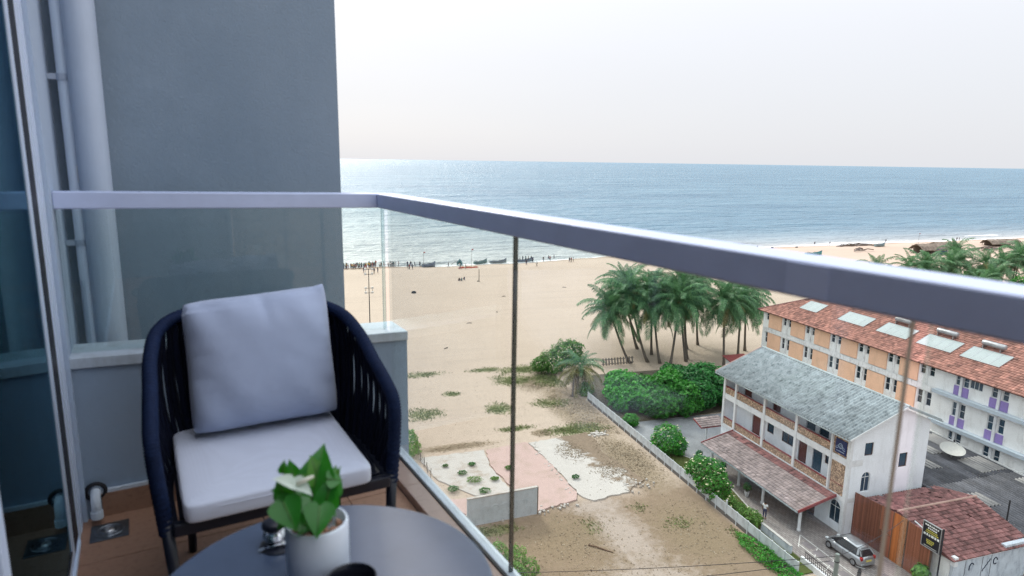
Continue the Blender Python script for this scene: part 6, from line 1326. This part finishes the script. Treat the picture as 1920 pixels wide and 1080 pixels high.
bmm = bmesh.new(); bmm.from_mesh(po_.data); bmesh.ops.remove_doubles(bmm, verts=bmm.verts, dist=.0012); bmesh.ops.recalc_face_normals(bmm, faces=bmm.faces); bmm.to_mesh(po_.data); bmm.free(); po_.data.polygons.foreach_set('use_smooth', [True] * len(po_.data.polygons))

# ================================================================== round table and what stands on it
tb = bthing('side_table', 'round dark slate side table in front of the armchair', 'table', .235, 1.06, 0)
m_top = mat('slate_table_top', (.055, .08, .14), .22, .12, 6, .12, 150, .0005, spec=1.0)
MB().lathe([(.001, .488), (.292, .488), (.298, .491), (.300, .494), (.298, .498), (.294, .50), (.001, .50)], (0, 0, 0), 96).build('table_top', m_top, tb, smooth=False)
MB().lathe([(.022, .012), (.022, .487)], (0, 0, 0), 20, True).build('column', m_cframe, tb, smooth=True); MB().lathe([(.001, 0), (.20, .0), (.20, .008), (.03, .014), (.001, .014)], (0, 0, 0), 48).build('base', m_cframe, tb)
TZ = .5006
pt = bthing('plant_pot', 'white cylindrical ceramic pot on the round table', 'pot', .232, 1.092, TZ)
m_pot = mat('white_ceramic', (.68, .75, .86), .38, .03, 4, .06, 90, .0005)
MB().lathe([(.001, .0), (.051, .0), (.054, .003), (.0545, .116), (.053, .1195), (.050, .120), (.0485, .118), (.048, .09), (.001, .09)], (0, 0, 0), 64).build('pot', m_pot, pt, smooth=True)
m_peb = mat('bark_chip', (.36, .20, .14), .8, .3, 30, rand=.4)
pbl = MB().lathe([(.001, -.006), (.006, -.004), (.0085, 0), (.006, .004), (.001, .0055)], (0, 0, 0), 8).mesh('pebble', m_peb, True)
rs = random.Random(3)
for k in range(46):
    a_, r_ = rs.random() * 6.28, math.sqrt(rs.random()) * .041; s_ = rs.uniform(.7, 1.25); link('pebble', pbl, pt, (r_ * math.cos(a_), r_ * math.sin(a_), .0955 + rs.uniform(0, .006)), (rs.random(), rs.random(), rs.random() * 6), (s_, s_ * rs.uniform(.6, 1), s_))
# anthurium
an = bthing('anthurium', 'green anthurium with glossy heart leaves and one white flower growing in the pot', 'plant', .232, 1.092, TZ + .095)
def leaf_green(name, a, b, back):
    n = N(name); co = n.coord('Generated') if False else n.coord(); t = n.attr('tint'); c = n.mix(n.noise(co, 30, 3), a, b)
    b_ = n.bsdf(c, .30, 0, .5); tr = n.new('ShaderNodeBsdfTranslucent'); tr.inputs['Color'].default_value = (*back, 1)
    m = n.new('ShaderNodeMixShader'); m.inputs[0].default_value = .28; n.ln(b_, m.inputs[1]); n.ln(tr.outputs[0], m.inputs[2]); return n.done(m.outputs[0])
m_al = leaf_green('anthurium_leaf', (.012, .13, .012), (.025, .20, .018), (.08, .45, .02)); m_all = leaf_green('anthurium_young_leaf', (.05, .19, .012), (.08, .26, .02), (.15, .5, .03)); m_as = leaf_green('anthurium_spathe', (.55, .66, .60), (.70, .78, .70), (.5, .6, .45))
m_stem = mat('green_stem', (.06, .16, .03), .5, .1, 20); m_spx = mat('spadix', (.72, .72, .62), .5, .1, 40)
def heart(base, tip, width, nrm, m, name='leaf', cup=.12, curl=.25):
    base, tip = Vector(base), Vector(tip); d = tip - base; L = d.length; d.normalize(); nr = Vector(nrm); s_ = d.cross(nr).normalized(); nr = s_.cross(d).normalized()
    prof = [(-.16, .16), (-.10, .36), (.04, .50), (.22, .49), (.42, .40), (.60, .29), (.78, .165), (.91, .06), (1.0, .004)]; mm = MB(); vs_ = []; nW = 6
    for t, w in prof:
        for k in range(-nW, nW + 1):
            q = k / nW; ex = (t if abs(q) > .0 else max(t, 0.0)); bk = 0 if t >= 0 else (-t) * (1 - abs(q)) ** 1.0
            vs_.append(base + d * ((t + bk) * L) + s_ * (q * w * width) + nr * (cup * abs(q) ** 1.5 * w * width * 1.2 - curl * L * max(0, t - .3) ** 2 + .012 * L * math.sin(t * 16) * abs(q)))
    S = 2 * nW + 1
    mm.add(vs_, [(i * S + k, i * S + k + 1, (i + 1) * S + k + 1, (i + 1) * S + k) for i in range(len(prof) - 1) for k in range(S - 1)])
    o = mm.build(name, m, an, smooth=True, fixn=False)
    if name == 'leaf':
        MB().tube([base + nr * .0006, base + d * (.5 * L) - nr * (curl * L * .04) + nr * .0008, base + d * (.95 * L) - nr * (curl * L * .42) + nr * .0008], [.0014, .001, .0004], 5).build('midrib', m_stem, o, smooth=True)
    return o
rl_ = random.Random(21)
O_ = Vector((.232, 1.092, TZ + .095)); q_ = lambda *p: Vector(p) - O_
vdir = Vector((-.15, -1, .45))
LV = [('big', (.226, 1.09, .668), (.256, 1.12, .750), .080, (-.45, -1, .35), m_al), ('rl', (.259, 1.10, .648), (.279, 1.115, .704), .042, (-1, -.35, .3), m_all), ('rm', (.243, 1.07, .655), (.262, 1.085, .706), .046, (-.35, -1, .3), m_al), ('l', (.206, 1.085, .678), (.150, 1.062, .672), .058, (-.1, -.75, .9), m_al), ('ll', (.172, 1.06, .686), (.186, 1.03, .645), .056, (-.2, -.8, .8), m_al), ('f', (.228, 1.045, .672), (.214, 1.012, .634), .052, (-.1, -.85, .55), m_al), ('lu', (.180, 1.09, .682), (.168, 1.088, .712), .036, (-.3, -1, .3), m_al), ('sm', (.181, 1.10, .720), (.184, 1.10, .742), .018, (-.6, -1, .2), m_al), ('bk', (.262, 1.12, .650), (.285, 1.15, .69), .045, (-.2, -1, .5), m_al), ('n1', (.215, 1.06, .650), (.190, 1.04, .632), .040, (-.3, -.9, .5), m_al), ('n3', (.205, 1.11, .685), (.196, 1.13, .728), .040, (-.4, -1, .3), m_al), ('n4', (.240, 1.10, .690), (.232, 1.115, .735), .040, (.1, -1, .4), m_all), ('n5', (.188, 1.075, .655), (.160, 1.06, .640), .036, (-.4, -.7, .6), m_al)]
for k in range(9):
    a_ = k * 2.4 + .5; rr_ = rl_.uniform(.022, .05); hz_ = rl_.uniform(.628, .70); b = (.228 + rr_ * math.cos(a_), 1.085 + rr_ * math.sin(a_) * .8, hz_); L_ = rl_.uniform(.028, .042)
    LV.append(('x', b, (b[0] + L_ * .75 * math.cos(a_), b[1] + L_ * .75 * math.sin(a_), hz_ + L_ * rl_.uniform(-.3, .7)), rl_.uniform(.028, .038), (.3 * math.cos(a_), -.6 + .3 * math.sin(a_), .8), m_all if k % 3 == 0 else m_al))
for nm, b, t_, w, nr_, mm_ in LV:
    heart(q_(*b), q_(*t_), w, nr_, mm_)
    st0 = Vector((rs.uniform(-.014, .014), rs.uniform(-.014, .014), -.004)); e = q_(*b); MB().tube(cr([st0, st0.lerp(e, .55) + Vector((0, 0, .012)), e], 8), .0017, 6).build('stem', m_stem, an, smooth=True)
sp_ = heart(q_(.190, 1.078, .706), q_(.160, 1.068, .728), .030, (-.1, -.6, 1), m_as, 'spathe', .3, .1); sp2 = heart(q_(.192, 1.076, .707), q_(.218, 1.046, .697), .034, (.1, -.4, 1), m_as, 'spathe', .35, .3)
MB().tube([q_(.197, 1.07, .708), q_(.210, 1.066, .714), q_(.224, 1.062, .720)], [.0035, .0042, .0022], 10).build('spadix', m_spx, an, smooth=True)
MB().tube(cr([Vector((-.01, .0, 0)), Vector((-.03, -.005, .06)), q_(.192, 1.078, .706)], 8), .0017, 6).build('stem', m_stem, an, smooth=True)
# ribbed holder, spoon and cup
jr = bthing('ribbed_jar', 'small ribbed silvery jar with a dark rim behind the plant pot', 'jar', .184, 1.258, TZ)
m_chr = mat('bright_metal', (.75, .76, .8), .12, .05, 10, metal=1.0)
MB().lathe([(.001, 0)] + [(.014 + .0065 * math.sin(math.pi * k / 14) + .0012 * (k % 2), .002 + k * .0024) for k in range(15)] + [(.001, .037)], (0, 0, 0), 32).build('body', m_chr, jr, smooth=False); MB().lathe([(.018, .030), (.0225, .034), (.0225, .042), (.017, .046), (.001, .046)], (0, 0, 0), 28).build('lid', m_cframe, jr, smooth=True)
sp = bthing('teaspoon', 'thin metal teaspoon lying behind the plant pot', 'spoon', .175, 1.236, TZ)
MB().bar((-.025, 0, .0035), (.02, .0, .006), .007, .0016).build('handle', m_chr, sp); MB().lathe([(.001, .001), (.006, .0015), (.0085, .0045)], (0, 0, 0), 14).build('bowl', m_chr, sp, loc=(.027, .0, .002))
tray = bthing('dark_dish', 'small black dish under the silvery jar behind the plant pot', 'dish', .192, 1.245, TZ - .0004)
MB().lathe([(.001, .0), (.03, .0), (.038, .001), (.038, .0022), (.03, .0016), (.001, .0016)], (0, 0, 0), 32).build('dish', m_cframe, tray)
cup = bthing('cup', 'black cup standing in front of the white pot at the bottom edge', 'cup', .262, .985, TZ)
MB().lathe([(.001, 0), (.026, 0), (.034, .008), (.040, .035), (.0415, .062), (.0400, .0635), (.0385, .062), (.037, .035), (.03, .010), (.001, .006)], (0, 0, 0), 48).build('body', mat('black_glaze', (.008, .009, .016), .22, .05, 10), cup, smooth=True)
